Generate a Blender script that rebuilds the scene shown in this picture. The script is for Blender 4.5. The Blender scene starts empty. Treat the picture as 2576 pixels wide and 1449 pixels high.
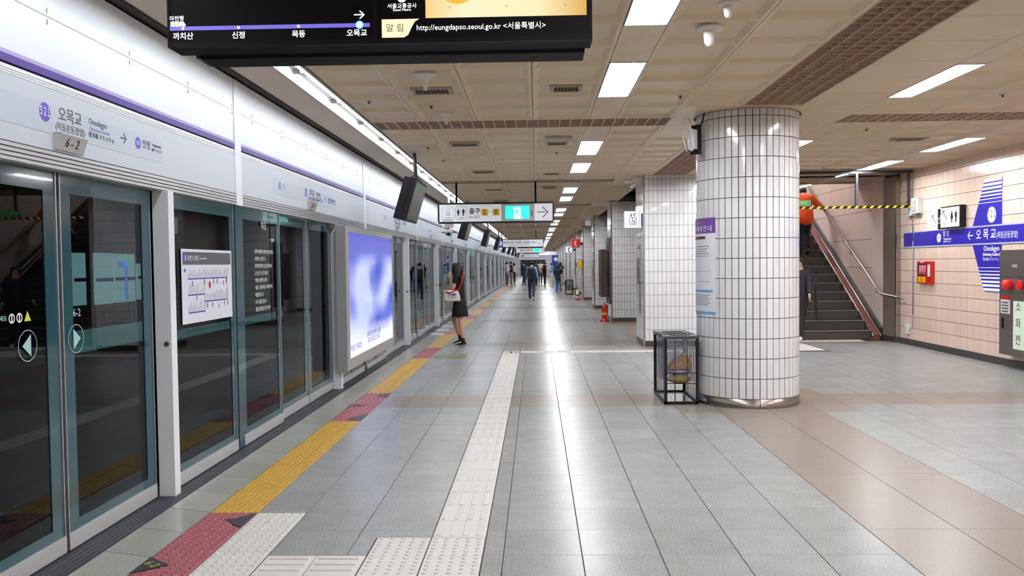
import bpy, bmesh, math, random
from math import sin, cos, pi, radians as R
from mathutils import Vector, Matrix
random.seed(7)
sc = bpy.context.scene
C = sc.collection

# ---------------------------------------------------------------- camera, world, exposure
YAW, PITCH, ROLL = 0.0288498, -0.0355877, -0.0115
cam = bpy.data.cameras.new('camera'); camo = bpy.data.objects.new('camera', cam); C.objects.link(camo)
M = Matrix.Rotation(YAW, 4, 'Z') @ Matrix.Rotation(pi/2 + PITCH, 4, 'X') @ Matrix.Rotation(ROLL, 4, 'Z')
camo.matrix_world = Matrix.Translation((0, 0, 1.5)) @ M
cam.sensor_width = 36; cam.lens = 2143/2576*36
cam.shift_y = (740-724.5)/2576
cam.clip_start = 0.05; cam.clip_end = 400
sc.camera = camo
w = bpy.data.worlds.new('world'); sc.world = w; w.use_nodes = True
w.node_tree.nodes['Background'].inputs[0].default_value = (0.9, 0.93, 1, 1)
w.node_tree.nodes['Background'].inputs[1].default_value = 0.0
sc.view_settings.view_transform = 'Standard'
try: sc.view_settings.look = 'None'
except Exception: pass
sc.view_settings.gamma = 1
sc.view_settings.use_curve_mapping = False
sc.view_settings.exposure = 0.22
TUBE = 132.0            # fluorescent tubes, the strength of every ceiling box
TROUGH = 22.0          # tubes of the trough beside the screen doors
sc.cycles.max_bounces = 8; sc.cycles.diffuse_bounces = 5; sc.cycles.glossy_bounces = 4
sc.cycles.transparent_max_bounces = 12; sc.cycles.transmission_bounces = 4
sc.cycles.sample_clamp_indirect = 6.0
sc.cycles.use_denoising = True
sc.cycles.caustics_reflective = False; sc.cycles.caustics_refractive = False

# ---------------------------------------------------------------- materials
def srgb(h):
    if isinstance(h, str):
        c = [int(h[i:i+2], 16)/255 for i in (0, 2, 4)]
        return tuple((x/12.92 if x <= .04045 else ((x+.055)/1.055)**2.4) for x in c) + (1,)
    return tuple(h) + (1,)
MATS = {}
def mat(name, col, rough=.5, metal=0., spec=.5, emit=0., var=0., noise=0., nscale=30., speck=0., bump=0., bscale=200., alpha=None, coat=0., tint2=None):
    if name in MATS: return MATS[name]
    m = bpy.data.materials.new(name); m.use_nodes = True; nt = m.node_tree; N = nt.nodes; L = nt.links
    b = N['Principled BSDF']; c = srgb(col)
    b.inputs['Base Color'].default_value = c; b.inputs['Roughness'].default_value = rough
    b.inputs['Metallic'].default_value = metal; b.inputs['Specular IOR Level'].default_value = spec
    b.inputs['Coat Weight'].default_value = coat
    if emit:
        b.inputs['Emission Color'].default_value = c; b.inputs['Emission Strength'].default_value = emit
    out = None
    if var or noise or speck or tint2:
        val = None
        def mth(op, a, bb):
            n = N.new('ShaderNodeMath'); n.operation = op
            for i, v in enumerate((a, bb)):
                if isinstance(v, (int, float)): n.inputs[i].default_value = v
                else: L.new(v, n.inputs[i])
            return n.outputs[0]
        val = None
        if var:
            oi = N.new('ShaderNodeObjectInfo'); ge = N.new('ShaderNodeNewGeometry')
            f = mth('FRACT', mth('ADD', oi.outputs['Random'], ge.outputs['Random Per Island']), 0)
            val = mth('ADD', mth('MULTIPLY', f, 2*var), 1-var)
        if noise or speck:
            tc = N.new('ShaderNodeNewGeometry')
            if noise:
                n = N.new('ShaderNodeTexNoise'); n.inputs['Scale'].default_value = nscale; n.inputs['Detail'].default_value = 4
                L.new(tc.outputs['Position'], n.inputs['Vector'])
                q = mth('ADD', mth('MULTIPLY', n.outputs['Fac'], 2*noise), 1-noise)
                val = q if val is None else mth('MULTIPLY', val, q)
            if speck:
                n = N.new('ShaderNodeTexNoise'); n.inputs['Scale'].default_value = 95; n.inputs['Detail'].default_value = 3; n.inputs['Roughness'].default_value = .8
                L.new(tc.outputs['Position'], n.inputs['Vector'])
                mr = N.new('ShaderNodeMapRange'); mr.inputs[1].default_value = .35; mr.inputs[2].default_value = .65
                mr.inputs[3].default_value = 1-speck; mr.inputs[4].default_value = 1+speck
                L.new(n.outputs['Fac'], mr.inputs[0])
                val = mr.outputs[0] if val is None else mth('MULTIPLY', val, mr.outputs[0])
        mx = N.new('ShaderNodeVectorMath'); mx.operation = 'SCALE'; mx.inputs[0].default_value = c[:3]
        L.new(val, mx.inputs['Scale']); L.new(mx.outputs[0], b.inputs['Base Color'])
    if bump:
        n = N.new('ShaderNodeTexNoise'); n.inputs['Scale'].default_value = bscale
        g = N.new('ShaderNodeNewGeometry'); L.new(g.outputs['Position'], n.inputs['Vector'])
        bm_ = N.new('ShaderNodeBump'); bm_.inputs['Strength'].default_value = bump; bm_.inputs['Distance'].default_value = .002
        L.new(n.outputs['Fac'], bm_.inputs['Height']); L.new(bm_.outputs[0], b.inputs['Normal'])
    MATS[name] = m
    return m

granite = mat('grey_granite', '92928f', .27, spec=.2, var=.06, noise=.16, nscale=6, speck=.34)
granite_pink = mat('pinkish_granite', '8a7f74', .29, spec=.2, var=.04, noise=.08, nscale=7, speck=.2)
slab_m = mat('rough_granite', 'a2a198', .24, var=.08, noise=.10, nscale=9, speck=.2)
grout = mat('dark_joint', '3a3836', .8)
tact_white = mat('white_tactile', 'd0cbc4', .42, var=.04, noise=.05, nscale=12)
tact_yellow = mat('yellow_tactile', 'c39a3c', .45, var=.06, noise=.1, nscale=14)
tact_red = mat('red_tactile', 'a35a61', .45, var=.05, noise=.1, nscale=14)
tact_black = mat('blackened_tile', '33343a', .5, noise=.2, nscale=40)
tile_white = mat('white_glazed_tile', 'dcdada', .12, var=.035, coat=.3)
tile_beige = mat('beige_glazed_tile', 'dcc2b0', .22, var=.04, noise=.03, nscale=3)
tile_grout = mat('brown_grout', '372d2a', .85)
ceil_m = mat('cream_ceiling_metal', 'd8c4a4', .42, var=.025, noise=.06, nscale=5)
ceil_dark = mat('ceiling_void', '2a2420', .9)
grille_m = mat('brown_louver_metal', 'b89e8a', .5, var=.02)
housing = mat('white_housing', 'e6e6e2', .4)
frame_grey = mat('grey_frame', '6b6a68', .4, metal=.6)
tube_m = mat('fluorescent_tube', (.95, .98, 1.04), .3, emit=TUBE)
tube_t = mat('trough_tube', (.90, .97, 1.06), .3, emit=TROUGH)
alu = mat('brushed_aluminium', 'b9bbbd', .35, metal=.75, noise=.04, nscale=6)
alu_white = mat('satin_silver_panel', 'e4e6ea', .35, metal=.0, noise=.02, nscale=3)
white_panel = mat('white_enamel_panel', 'e0e4e9', .42, spec=.35)
kick_m = mat('silver_kick_plate', 'c4c3c2', .35, metal=.3)
purple = mat('purple_band', '5d4a9c', .25, coat=.4)
purple_sheen = mat('lilac_sheen', 'b9b2dc', .2, coat=.4)  # pale tone painting the gloss reflection above the purple stripe
teal = mat('teal_enamel_glass', '1d4b54', .12, coat=.5)
dark_rubber = mat('dark_ribbed_rubber', '3a3c42', .45, noise=.15, nscale=20)
black_m = mat('black_plastic', '0a090c', .4, spec=.3)
dark_grey = mat('dark_grey_metal', '3c3c40', .4, metal=.3)
screen_black = mat('screen_black', '0c070e', .45, spec=.15)
white_text = mat('white_glow_text', 'ffffff', .4, emit=1.1)
white_paint = mat('white_paint', 'eeeeee', .5)
sign_white = mat('sign_white_face', 'e6e8ec', .35, emit=.18)
black_text = mat('black_print', '1b1a1e', .5)
grey_text = mat('grey_print', '54565c', .5)
blue_text = mat('pale_blue_print', '8fa6d6', .5)
purple_badge = mat('violet_badge', '5b49b8', .4)
steel = mat('stainless_steel', 'b4afa8', .22, metal=1., noise=.05, nscale=15)
steel_dark = mat('dull_steel_skirting', '8f877f', .25, metal=.9, noise=.25, nscale=4)
skirting = mat('dark_skirting', '3a3634', .35)
stair_m = mat('dark_stair_stone', '453f3b', .5, noise=.15, nscale=8, speck=.1)
nosing_m = mat('stair_nosing', '7b7771', .5)
stair_red = mat('reddish_ramp', '7d4a40', .5, noise=.08, nscale=9)
stone_dark = mat('brown_granite', '6f645a', .3, noise=.12, nscale=10, speck=.14)
blue_band = mat('blue_wall_band', '2a22a0', .3)
indigo = mat('indigo_band', '352c96', .3)
light_grey = mat('light_grey_trim', 'aab0c0', .4)
red_m = mat('red_enamel', 'b51a14', .35)
red_dark = mat('dark_red', '7a1512', .4)
yellow_m = mat('yellow_enamel', 'e0b400', .4)
green_sign = mat('green_banner', '2f8a5c', .5)
cabinet_m = mat('cabinet_grey_metal', '7a746e', .3, metal=.7, noise=.08, nscale=5)
off_white = mat('off_white_plastic', 'c9c9c2', .5)
cardboard = mat('cardboard', '9a7a4c', .8, noise=.1, nscale=20)
tunnel_m = mat('dark_tunnel', '0a0a0d', .9, noise=.3, nscale=1.5)

def glass_mat(name, tint, ior=1.6, rough=.0, gcol=(.93, 1, .99, 1), crinkle=0):
    m = bpy.data.materials.new(name); m.use_nodes = True; nt = m.node_tree; N = nt.nodes; L = nt.links
    N.remove(N['Principled BSDF']); o = N['Material Output']
    t = N.new('ShaderNodeBsdfTransparent'); t.inputs[0].default_value = tint
    g = N.new('ShaderNodeBsdfGlossy'); g.inputs['Roughness'].default_value = rough; g.inputs[0].default_value = gcol
    f = N.new('ShaderNodeFresnel'); ge = N.new('ShaderNodeNewGeometry'); mr = N.new('ShaderNodeMapRange')
    mr.inputs[3].default_value = ior; mr.inputs[4].default_value = 1/ior; L.new(ge.outputs['Backfacing'], mr.inputs[0]); L.new(mr.outputs[0], f.inputs[0])
    x = N.new('ShaderNodeMixShader'); L.new(f.outputs[0], x.inputs[0]); L.new(t.outputs[0], x.inputs[1]); L.new(g.outputs[0], x.inputs[2])
    if crinkle:
        n = N.new('ShaderNodeTexNoise'); n.inputs['Scale'].default_value = 14; n.inputs['Detail'].default_value = 5; b = N.new('ShaderNodeBump'); b.inputs['Strength'].default_value = crinkle; b.inputs['Distance'].default_value = .03
        g2 = N.new('ShaderNodeNewGeometry'); L.new(g2.outputs['Position'], n.inputs['Vector']); L.new(n.outputs['Fac'], b.inputs['Height']); L.new(b.outputs[0], g.inputs['Normal']); L.new(b.outputs[0], f.inputs['Normal'])
    L.new(x.outputs[0], o.inputs[0]); MATS[name] = m
    return m
pane_m = glass_mat('tinted_door_glass', (.46, .52, .54, 1), 1.38, gcol=(.70, .73, .76, 1))
bag_film = glass_mat('clear_plastic_film', (.80, .81, .86, 1), 1.9, .12, crinkle=1.0)
smoke_glass = glass_mat('curtain_glass', (.9, .9, .88, 1), 1.3)

# ---------------------------------------------------------------- mesh builder
class MB:
    def __init__(s): s.v = []; s.f = []; s.m = []; s.s = []
    def quad(s, a, b, c, d, mi=0, sm=False):
        n = len(s.v); s.v += [a, b, c, d]; s.f.append((n, n+1, n+2, n+3)); s.m.append(mi); s.s.append(sm); return s
    def poly(s, pts, mi=0):
        n = len(s.v); s.v += list(pts); s.f.append(tuple(range(n, n+len(pts)))); s.m.append(mi); s.s.append(False); return s
    def box(s, x0, x1, y0, y1, z0, z1, mi=0):
        n = len(s.v)
        s.v += [(x0,y0,z0),(x1,y0,z0),(x1,y1,z0),(x0,y1,z0),(x0,y0,z1),(x1,y0,z1),(x1,y1,z1),(x0,y1,z1)]
        for q in ((0,3,2,1),(4,5,6,7),(0,1,5,4),(1,2,6,5),(2,3,7,6),(3,0,4,7)):
            s.f.append(tuple(n+i for i in q)); s.m.append(mi); s.s.append(False)
        return s
    def prism(s, pts, off, mi=0):          # closed polygon (3D pts) extruded by vector off
        n = len(s.v); k = len(pts); off = Vector(off)
        s.v += [tuple(p) for p in pts] + [tuple(Vector(p)+off) for p in pts]
        s.f.append(tuple(n+i for i in range(k))[::-1]); s.f.append(tuple(n+k+i for i in range(k)))
        s.m += [mi, mi]; s.s += [False, False]
        for i in range(k):
            j = (i+1) % k; s.f.append((n+i, n+j, n+k+j, n+k+i)); s.m.append(mi); s.s.append(False)
        return s
    def rings(s, rings, mi=0, cap=True, closed=True, sm=True):
        n = len(s.v); k = len(rings[0])
        for r in rings: s.v += [tuple(p) for p in r]
        for i in range(len(rings)-1):
            for j in range(k if closed else k-1):
                j2 = (j+1) % k
                s.f.append((n+i*k+j, n+i*k+j2, n+(i+1)*k+j2, n+(i+1)*k+j)); s.m.append(mi); s.s.append(sm)
        if cap and closed:
            s.f.append(tuple(n+j for j in range(k))[::-1]); s.m.append(mi); s.s.append(False)
            b = n+(len(rings)-1)*k; s.f.append(tuple(b+j for j in range(k))); s.m.append(mi); s.s.append(False)
        return s
    def tube(s, pts, r, n=8, mi=0, cap=True):
        pts = [Vector(p) for p in pts]; rs = r if isinstance(r, (list, tuple)) else [r]*len(pts); out = []
        up = None
        for i, p in enumerate(pts):
            d = (pts[min(i+1, len(pts)-1)] - pts[max(i-1, 0)]).normalized()
            if up is None or abs(up.dot(d)) > .95: up = Vector((0,0,1)) if abs(d.z) < .9 else Vector((1,0,0))
            a = d.cross(up).normalized(); b = a.cross(d).normalized(); up = b
            rr = rs[i]; ra, rb = rr if isinstance(rr, tuple) else (rr, rr)
            out.append([p + a*ra*cos(2*pi*k/n) + b*rb*sin(2*pi*k/n) for k in range(n)])
        return s.rings(out, mi, cap)
    def lathe(s, prof, c=(0,0,0), n=24, mi=0, axis='Z', cap=True):
        out = []
        for r, h in prof:
            ring = []
            for k in range(n):
                a = 2*pi*k/n
                p = (r*cos(a), r*sin(a), h) if axis == 'Z' else ((h, r*cos(a), r*sin(a)) if axis == 'X' else (r*cos(a), h, -r*sin(a)))
                ring.append((p[0]+c[0], p[1]+c[1], p[2]+c[2]))
            out.append(ring)
        return s.rings(out, mi, cap)
    def ell(s, c, r, n=12, m=8, mi=0):
        out = []
        for i in range(m+1):
            t = -pi/2 + pi*i/m; rr = max(cos(t), .02)
            out.append([(c[0]+r[0]*rr*cos(2*pi*k/n), c[1]+r[1]*rr*sin(2*pi*k/n), c[2]+r[2]*sin(t)) for k in range(n)])
        return s.rings(out, mi)
    def mesh(s, name, mats):
        me = bpy.data.meshes.new(name); me.from_pydata([tuple(v) for v in s.v], [], s.f)
        for m in (mats if isinstance(mats, (list, tuple)) else [mats]): me.materials.append(m)
        me.polygons.foreach_set('material_index', s.m); me.polygons.foreach_set('use_smooth', s.s)
        me.update(); return me
    def build(s, name, mats, parent=None, loc=(0,0,0)):
        return link(name, s.mesh(name, mats), parent, loc)
def link(name, me, parent=None, loc=(0,0,0), rot=None):
    o = bpy.data.objects.new(name, me); C.objects.link(o); o.location = loc
    if rot: o.rotation_euler = rot
    if parent: o.parent = parent
    return o
def tag(o, label, cat, group=None, kind=None):
    o['label'] = label; o['category'] = cat
    if group: o['group'] = group
    if kind: o['kind'] = kind
    return o
def thing(name, label, cat, loc=(0,0,0), rz=0, group=None):
    o = bpy.data.objects.new(name, None); C.objects.link(o); o.location = loc; o.rotation_euler = (0,0,rz)
    o.empty_display_size = .1
    return tag(o, label, cat, group)
def struct(name, mb, m, label=None):
    o = mb.build(name, m); o['kind'] = 'structure'
    if label: o['label'] = label
    return o
def copy_tree(o, parent=None):
    c = o.copy(); C.objects.link(c)
    if parent: c.parent = parent
    for ch in list(o.children): copy_tree(ch, c)
    return c
ROT = {'S': (pi/2, 0, 0), 'W': (pi/2, 0, -pi/2), 'E': (pi/2, 0, pi/2), 'F': (0, 0, 0)}   # lettering that faces -Y, -X, +X, up
def text(body, size, loc, face, m, parent=None, align='CENTER', sx=1., bold=.0, name='lettering', ex=.0006, sp=1.):
    cu = bpy.data.curves.new(name, 'FONT'); cu.body = body; cu.size = size; cu.align_x = align; cu.align_y = 'CENTER'
    cu.extrude = ex; cu.offset = bold; cu.resolution_u = 2; cu.space_character = sp; cu.space_line = 1.0
    cu.materials.append(m)
    o = bpy.data.objects.new(name, cu); C.objects.link(o); o.location = loc
    o.rotation_euler = ROT[face] if isinstance(face, str) else face; o.scale = (sx, 1, 1)
    if parent: o.parent = parent
    return o
def ordn(i):
    return ['nearest','second','third','fourth','fifth','sixth','seventh','eighth','ninth','tenth','eleventh','twelfth','thirteenth','fourteenth'][i]
CEIL = 3.04
YEND = 106.0
def in_view(x, y, pad=.0): return y > 3.7 and -.66-pad < x/y < .60+pad

# ---------------------------------------------------------------- floor
fb = MB().box(-2.62, 6.6, -3, 16.2, -.12, -.007); fb.box(-2.62, 3.4, 16.2, YEND, -.12, -.007)
floor = struct('floor', fb, grout)
def tile_mesh(w, d, m, name='tile', g=.0022, h=.007, b=.0012, gy=.0009):
    x0, x1, y0, y1 = g, w-g, gy, d-gy
    mb = MB()
    lo = [(x0,y0,-h),(x1,y0,-h),(x1,y1,-h),(x0,y1,-h)]; hi = [(x0+b,y0+b,0),(x1-b,y0+b,0),(x1-b,y1-b,0),(x0+b,y1-b,0)]
    mid = [(x0,y0,-b),(x1,y0,-b),(x1,y1,-b),(x0,y1,-b)]
    mb.rings([lo, mid, hi], cap=False, sm=False); mb.poly(hi)
    return mb
_tm = {}
def tmesh(w, d, m):
    k = (round(w,3), round(d,3), m.name)
    if k not in _tm: _tm[k] = tile_mesh(w, d, m).mesh('tile', m)
    return _tm[k]
# column joints and rows measured from the joints of the paving
xs = [-1.713, -1.41, -1.0, -.59, -.29, -.185, .22, .624, 1.027, 1.43, 1.826, 2.325, 2.82, 3.2]
while xs[-1] < 6.4: xs.append(round(xs[-1]+.405, 3))
xs[-1] = 6.53
PER = 6.55
tiles = []      # x, y, w, d, material
def in_guide(x0, x1, y0, y1):
    xm, ym = (x0+x1)/2, (y0+y1)/2
    if -.59 < xm < -.29 and y0 > 4.6 and y1 < 14.6: return True
    return False
ybands = [8.88 + PER*k for k in range(-2, 16)]
for yb in ybands:
    rows = [(yb, yb+.385, 1), (yb+.385, yb+.77, 1)] + [(yb+.77+.4129*i, yb+.77+.4129*(i+1), 0) for i in range(14)]
    for (y0, y1, band) in rows:
        if y0 > YEND: continue
        for i in range(len(xs)-1):
            x0, x1 = xs[i], xs[i+1]
            if x1 > 3.4 and y1 > 16.15: continue
            xm = (x0+x1)/2; dy = (y0 - (yb+6.55)) if y0 > yb+5 else y0-yb
            pink = band or (1.43 < xm < 3.2 and (-.5 < dy < 1.15)) or (1.826 < xm < 2.82)
            if in_guide(x0, x1, y0, y1): continue
            if 1.826 < xm < 2.82 and not band and -.5 > dy or (1.826 < xm < 2.82 and 1.15 < dy and not band):
                continue                                        # long pink slabs laid below
            tiles.append((x0, y0, x1-x0, y1-y0, granite_pink if pink else granite))
    for (x0, x1) in ((1.826, 2.325), (2.325, 2.82)):            # long pink slabs between the columns
        ya = yb+.77+.4129; L = (6.55-.77-.4129*2)/4
        for i in range(4):
            if ya+L*(i+1) < YEND: tiles.append((x0, ya+L*i, x1-x0, L, granite_pink))
# clip against the tactile area in the foreground
def clip(t):
    x, y, w_, d, m = t; out = []
    rects = [(-1.72, -1.41, 3.4, 5.09), (-1.45, -.89, 3.4, 4.335), (-.895, -.29, 3.4, 4.625), (-.6, 4.85, 14.27, 14.575), (4.2, 4.85, 14.1, 16.0), (3.35, 6.08, 15.83, 16.15)]
    segs = [(x, y, x+w_, y+d)]
    for rx0, rx1, ry0, ry1 in rects:
        ns = []
        for a0, b0, a1, b1 in segs:
            if a1 <= rx0+.01 or a0 >= rx1-.01 or b1 <= ry0+.01 or b0 >= ry1-.01: ns.append((a0,b0,a1,b1)); continue
            if b0 < ry0-.01: ns.append((a0, b0, a1, ry0))
            if b1 > ry1+.01: ns.append((a0, ry1, a1, b1))
            c0, c1 = max(b0, ry0), min(b1, ry1)
            if a0 < rx0-.01: ns.append((a0, c0, rx0, c1))
            if a1 > rx1+.01: ns.append((rx1, c0, a1, c1))
        segs = ns
    return [(a0, b0, a1-a0, b1-b0, m) for a0, b0, a1, b1 in segs if a1-a0 > .02 and b1-b0 > .02]
tiles = [q for t in tiles for q in clip(t)]
tiles.sort(key=lambda t: (0 if in_view(t[0]+t[2]/2, t[1]+t[3], .03) else 1, t[1]-abs(0)))
def lay(tl, nsingle, parent, stuffname='distant_paving'):
    for x, y, w_, d, m in tl[:nsingle]:
        link('tile', tmesh(w_, d, m), parent, (x, y, 0))
    groups = {}
    for x, y, w_, d, m in tl[nsingle:]: groups.setdefault(m.name, (MB(), m))[0].box(x+.002, x+w_-.002, y+.002, y+d-.002, -.007, 0)
    for k, (mb, m) in groups.items():
        o = mb.build(stuffname, m, parent); o['kind'] = 'stuff'
lay(tiles, 290, floor)
# skewed slabs between the threshold and the yellow line
sl = MB(); y = 3.5; first = True
far_slabs = {0: MB(), 1: MB()}
i = 0
while y < YEND-.5:
    q = [(-2.31, y+.1), (-2.012, y), (-2.012, y+.405), (-2.31, y+.505)]
    white = (y > 17 and i % 3 == 0)
    def skew(mb):
        g = .003
        hi = [(q[0][0]+g, q[0][1]+g, 0), (q[1][0]-g, q[1][1]+g, 0), (q[2][0]-g, q[2][1]-g, 0), (q[3][0]+g, q[3][1]-g, 0)]
        lo = [(a, b, -.008) for a, b, _ in hi]
        mb.rings([lo, hi], cap=False, sm=False); mb.poly(hi)
    if y < 12:
        m_ = MB(); skew(m_); m_.build('slab', slab_m, floor)
    else: skew(far_slabs[1 if white else 0])
    y += .405; i += 1
for k, m_ in ((0, slab_m), (1, tact_white)):
    o = far_slabs[k].build('distant_slabs', m_, floor); o['kind'] = 'stuff'
MB().box(-2.31, -2.012, -3, 3.5, -.007, 0).build('slab', slab_m, floor)
MB().box(-2.012, -1.713, -3, 3.4, -.007, 0).build('slab', tact_red, floor)

# ---------------------------------------------------------------- tactile paving
def dots_tile(wd, dp, nx, ny, m, r=.0125, h=.005, name='tile', side=8):
    mb = tile_mesh(wd, dp, m, b=.001)
    for i in range(nx):
        for j in range(ny):
            cx, cy = wd*(i+.5)/nx, dp*(j+.5)/ny
            rg = [[(cx+rr*cos(2*pi*k/side), cy+rr*sin(2*pi*k/side), z) for k in range(side)] for rr, z in ((r, 0), (r*.8, h))]
            mb.rings(rg, cap=False, sm=False); mb.poly(rg[1])
    return mb.mesh(name, m)
def bars_tile(wd, dp, nb, m, along='y', bw=.026, h=.005, nseg=1):
    mb = tile_mesh(wd, dp, m, b=.001)
    for i in range(nb):
        for j in range(nseg):
            if along == 'y':
                c = wd*(i+.5)/nb; a0, a1 = dp*j/nseg+.015, dp*(j+1)/nseg-.015
                pts = [(c-bw/2, a0+.012), (c, a0), (c+bw/2, a0+.012), (c+bw/2, a1-.012), (c, a1), (c-bw/2, a1-.012)]
            else:
                c = dp*(i+.5)/nb; a0, a1 = .012, wd-.012
                pts = [(a0, c), (a0+.012, c-bw/2), (a1-.012, c-bw/2), (a1, c), (a1-.012, c+bw/2), (a0+.012, c+bw/2)]
            cx = sum(p[0] for p in pts)/6; cy = sum(p[1] for p in pts)/6
            rg = [[(px, py, 0) for px, py in pts], [(cx+(px-cx)*.9, cy+(py-cy)*.96, h) for px, py in pts]]
            mb.rings(rg, cap=False, sm=False); mb.poly(rg[1])
    return mb.mesh('tile', m)
tp = thing('tactile_guide_path', 'white tactile guide path of raised bars running along the grey floor', 'tactile paving', (0,0,0))
gb = bars_tile(.296, .3, 4, tact_white, bw=.038, nseg=1); gd = dots_tile(.296, .3, 6, 6, tact_white)
y = 4.625
while y < 14.25:
    link('tile', gb, tp, (-.588, y, .001)); y += .3
big = dots_tile(.297, .31, 5, 6, tact_white, r=.014)
for yy in (3.69, 4.0, 4.31):
    for xx in (-.89, -.59): link('tile', big, tp, (xx, yy, .001))
for xx in (-.588, -.288): link('tile', gd, tp, (xx, 14.275, .001))
far_bar = bars_tile(.3, .296, 4, tact_white, along='x')
x = .012
while x < 4.2: link('tile', far_bar, tp, (x, 14.275, .001)); x += .3
wb = bars_tile(.2565, .325, 4, tact_white, along='x', bw=.04)
for xx in (-1.408, -1.151):
    for yy in (3.68, 4.008): link('tile', wb, tp, (xx, yy, .001))
wd_ = dots_tile(.298, .35, 6, 6, tact_white, r=.011)
for k in range(5): link('tile', wd_, tp, (-1.711, 3.34+.35*k, .001))
tp2 = thing('tactile_warning_patch', 'white tactile warning patch on the floor at the foot of the stairs', 'tactile paving', (0,0,0))
for xx in (4.22, 4.52):
    for k in range(5): link('tile', gd, tp2, (xx, 14.3+.3*k, .002))
for k in range(9): link('tile', gd, tp2, (3.36+.3*k, 15.84, .0015))

# yellow and red platform-edge strip
edge = thing('platform_edge_strip', 'long yellow and red raised-dot strip on the floor along the screen doors', 'tactile paving', (0,0,0))
bounds = [(3.4,5.1,'r'),(5.1,8.12,'y'),(8.12,9.91,'r'),(9.91,13.56,'y'),(13.56,15.29,'r'),(15.29,18.2,'y'),(18.2,19.95,'r'),(19.95,23.3,'y'),(23.3,25.0,'r'),(25.0,28.2,'y'),(28.2,30.0,'r'),(30.0,33.8,'y'),(33.8,35.6,'r')]
ya_ = dots_tile(.188, .15, 5, 4, tact_yellow, r=.010, h=.004, side=6); yb_ = dots_tile(.108, .15, 3, 4, tact_yellow, r=.010, h=.004, side=6); rd = dots_tile(.297, .35, 6, 7, tact_red, r=.0125, h=.0045)
for a, b, c in bounds:
    if a < 14:
        st = .35 if c == 'r' else .15
        n = max(1, round((b-a)/st)); me = rd
        for k in range(n):
            if c == 'y':
                for me_, xx_ in ((ya_, -2.01), (yb_, -1.821)):
                    o = link('tile', me_, edge, (xx_, a+(b-a)*k/n, .001)); o.scale = (1, (b-a)/n/st, 1)
                continue
            o = link('tile', me, edge, (-2.01, a+(b-a)*k/n, .001)); o.scale = (1, (b-a)/n/st, 1)
    else: MB().box(-2.008, -1.716, a+.002, b-.002, -.006, .003).build('strip_section', tact_red if c == 'r' else tact_yellow, edge)
for k in range(15):
    a = 35.6+4.8*k
    if a+4.8 > YEND: break
    MB().box(-2.008, -1.716, a, a+3.0, -.006, .003).build('strip_section', tact_yellow, edge)
    MB().box(-2.008, -1.716, a+3.004, a+4.8, -.006, .003).build('strip_section', tact_red, edge)
def tri(pts, nm='floor_arrow'): return MB().prism([(x_, y_, .0052) for x_, y_ in pts], (0,0,.0015)).build(nm, tact_black, edge)
a1 = tri([(-2.01,4.30),(-1.865,4.19),(-1.93,4.13),(-2.01,4.07)]); a1['label'] = 'blackened corner with yellow door number'
tri([(-1.865,4.945),(-1.80,4.97),(-1.76,5.03),(-1.714,5.08),(-1.714,4.80),(-1.79,4.86),(-1.80,4.90)])
tri([(-1.86,9.72),(-1.714,9.9),(-1.714,9.6),(-1.76,9.62)]); tri([(-2.01,9.1),(-1.82,9.04),(-2.01,8.95)]); tri([(-1.86,8.22),(-1.715,8.5),(-1.715,8.15),(-1.8,8.14)])
text('6-2', .075, (-1.955, 4.19, .0075), (0,0,R(-40)), mat('faded_yellow', 'a59a3a', .6), edge)
gs = MB().box(-1.66, -1.16, 13.56, 14.12, .0005, .003).build('floor_sticker', mat('faded_green', '66795c', .35, noise=.3, nscale=9))
tag(gs, 'worn green rectangular sticker on the floor beside the red strip section', 'floor sticker')
MB().prism([(-1.6,13.7,.003),(-1.25,13.7,.003),(-1.22,13.76,.003),(-1.5,13.95,.003)], (0,0,.001)).build('print_mark', mat('faded_olive','8f8a3e',.5), gs)
# threshold
th = MB()
th.box(-2.62, -2.312, -3, YEND, -.02, -.001)
for k in range(6): th.box(-2.50+.032*k, -2.484+.032*k, -3, 40, -.001, .003)
tho = struct('trim_1', th, dark_rubber)

# ---------------------------------------------------------------- platform screen doors
def ring_mb(mb, x0, x1, y0, y1, z0, z1, bs, bt, bb):
    mb.box(x0, x1, y0, y0+bs, z0, z1).box(x0, x1, y1-bs, y1, z0, z1)
    mb.box(x0, x1, y0+bs, y1-bs, z1-bt, z1).box(x0, x1, y0+bs, y1-bs, z0, z0+bb)
_pc = {}
def panel(name, root, y0, L, xo, bs=.11, knob=False, leaf=False):
    k = (round(L,3), xo, bs)
    if k not in _pc:
        a = MB(); ring_mb(a, xo-.008, xo+.004, 0, L, .10, 2.0, bs, .10, .055)
        b = MB().box(xo-.004, xo, bs, L-bs, .155, 1.90)
        c = MB().box(xo-.012, xo+.012, 0, L, .012, .10)
        for q in range(6): c.box(xo+.012, xo+.0135, 0, L, .02+.013*q, .026+.013*q)
        e = MB().box(xo-.012, xo+.010, -.001, .008, .012, 2.0).box(xo-.012, xo+.010, L-.008, L+.001, .012, 2.0)
        _pc[k] = (a.mesh('enamel_border', teal), b.mesh('glass_pane', pane_m), c.mesh('kick_plate', kick_m), e.mesh('edge_strip', alu))
    a, b, c, e = _pc[k]
    p = link(name, a, root, (0, y0, 0))
    link('glass_pane', b, p); link('kick_plate', c, p); link('edge_strip', e, p)
    return p
XP = -2.43
Ps = [.69, 5.47, 10.25, 15.85, 20.63, 25.41, 30.19, 35.79]
while Ps[-1] < YEND-6: Ps.append(round(Ps[-1] + (5.6 if len(Ps) % 4 == 3 else 4.78), 3))
def after(i): return (Ps[i+1]-Ps[i]) > 5
def divy(i): return Ps[i] + (1.70 if after(i) else 1.36)
names = {1: '6-2', 2: '6-1', 3: '5-4', 4: '5-3', 5: '5-2', 6: '5-1'}
_cache = {}
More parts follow.
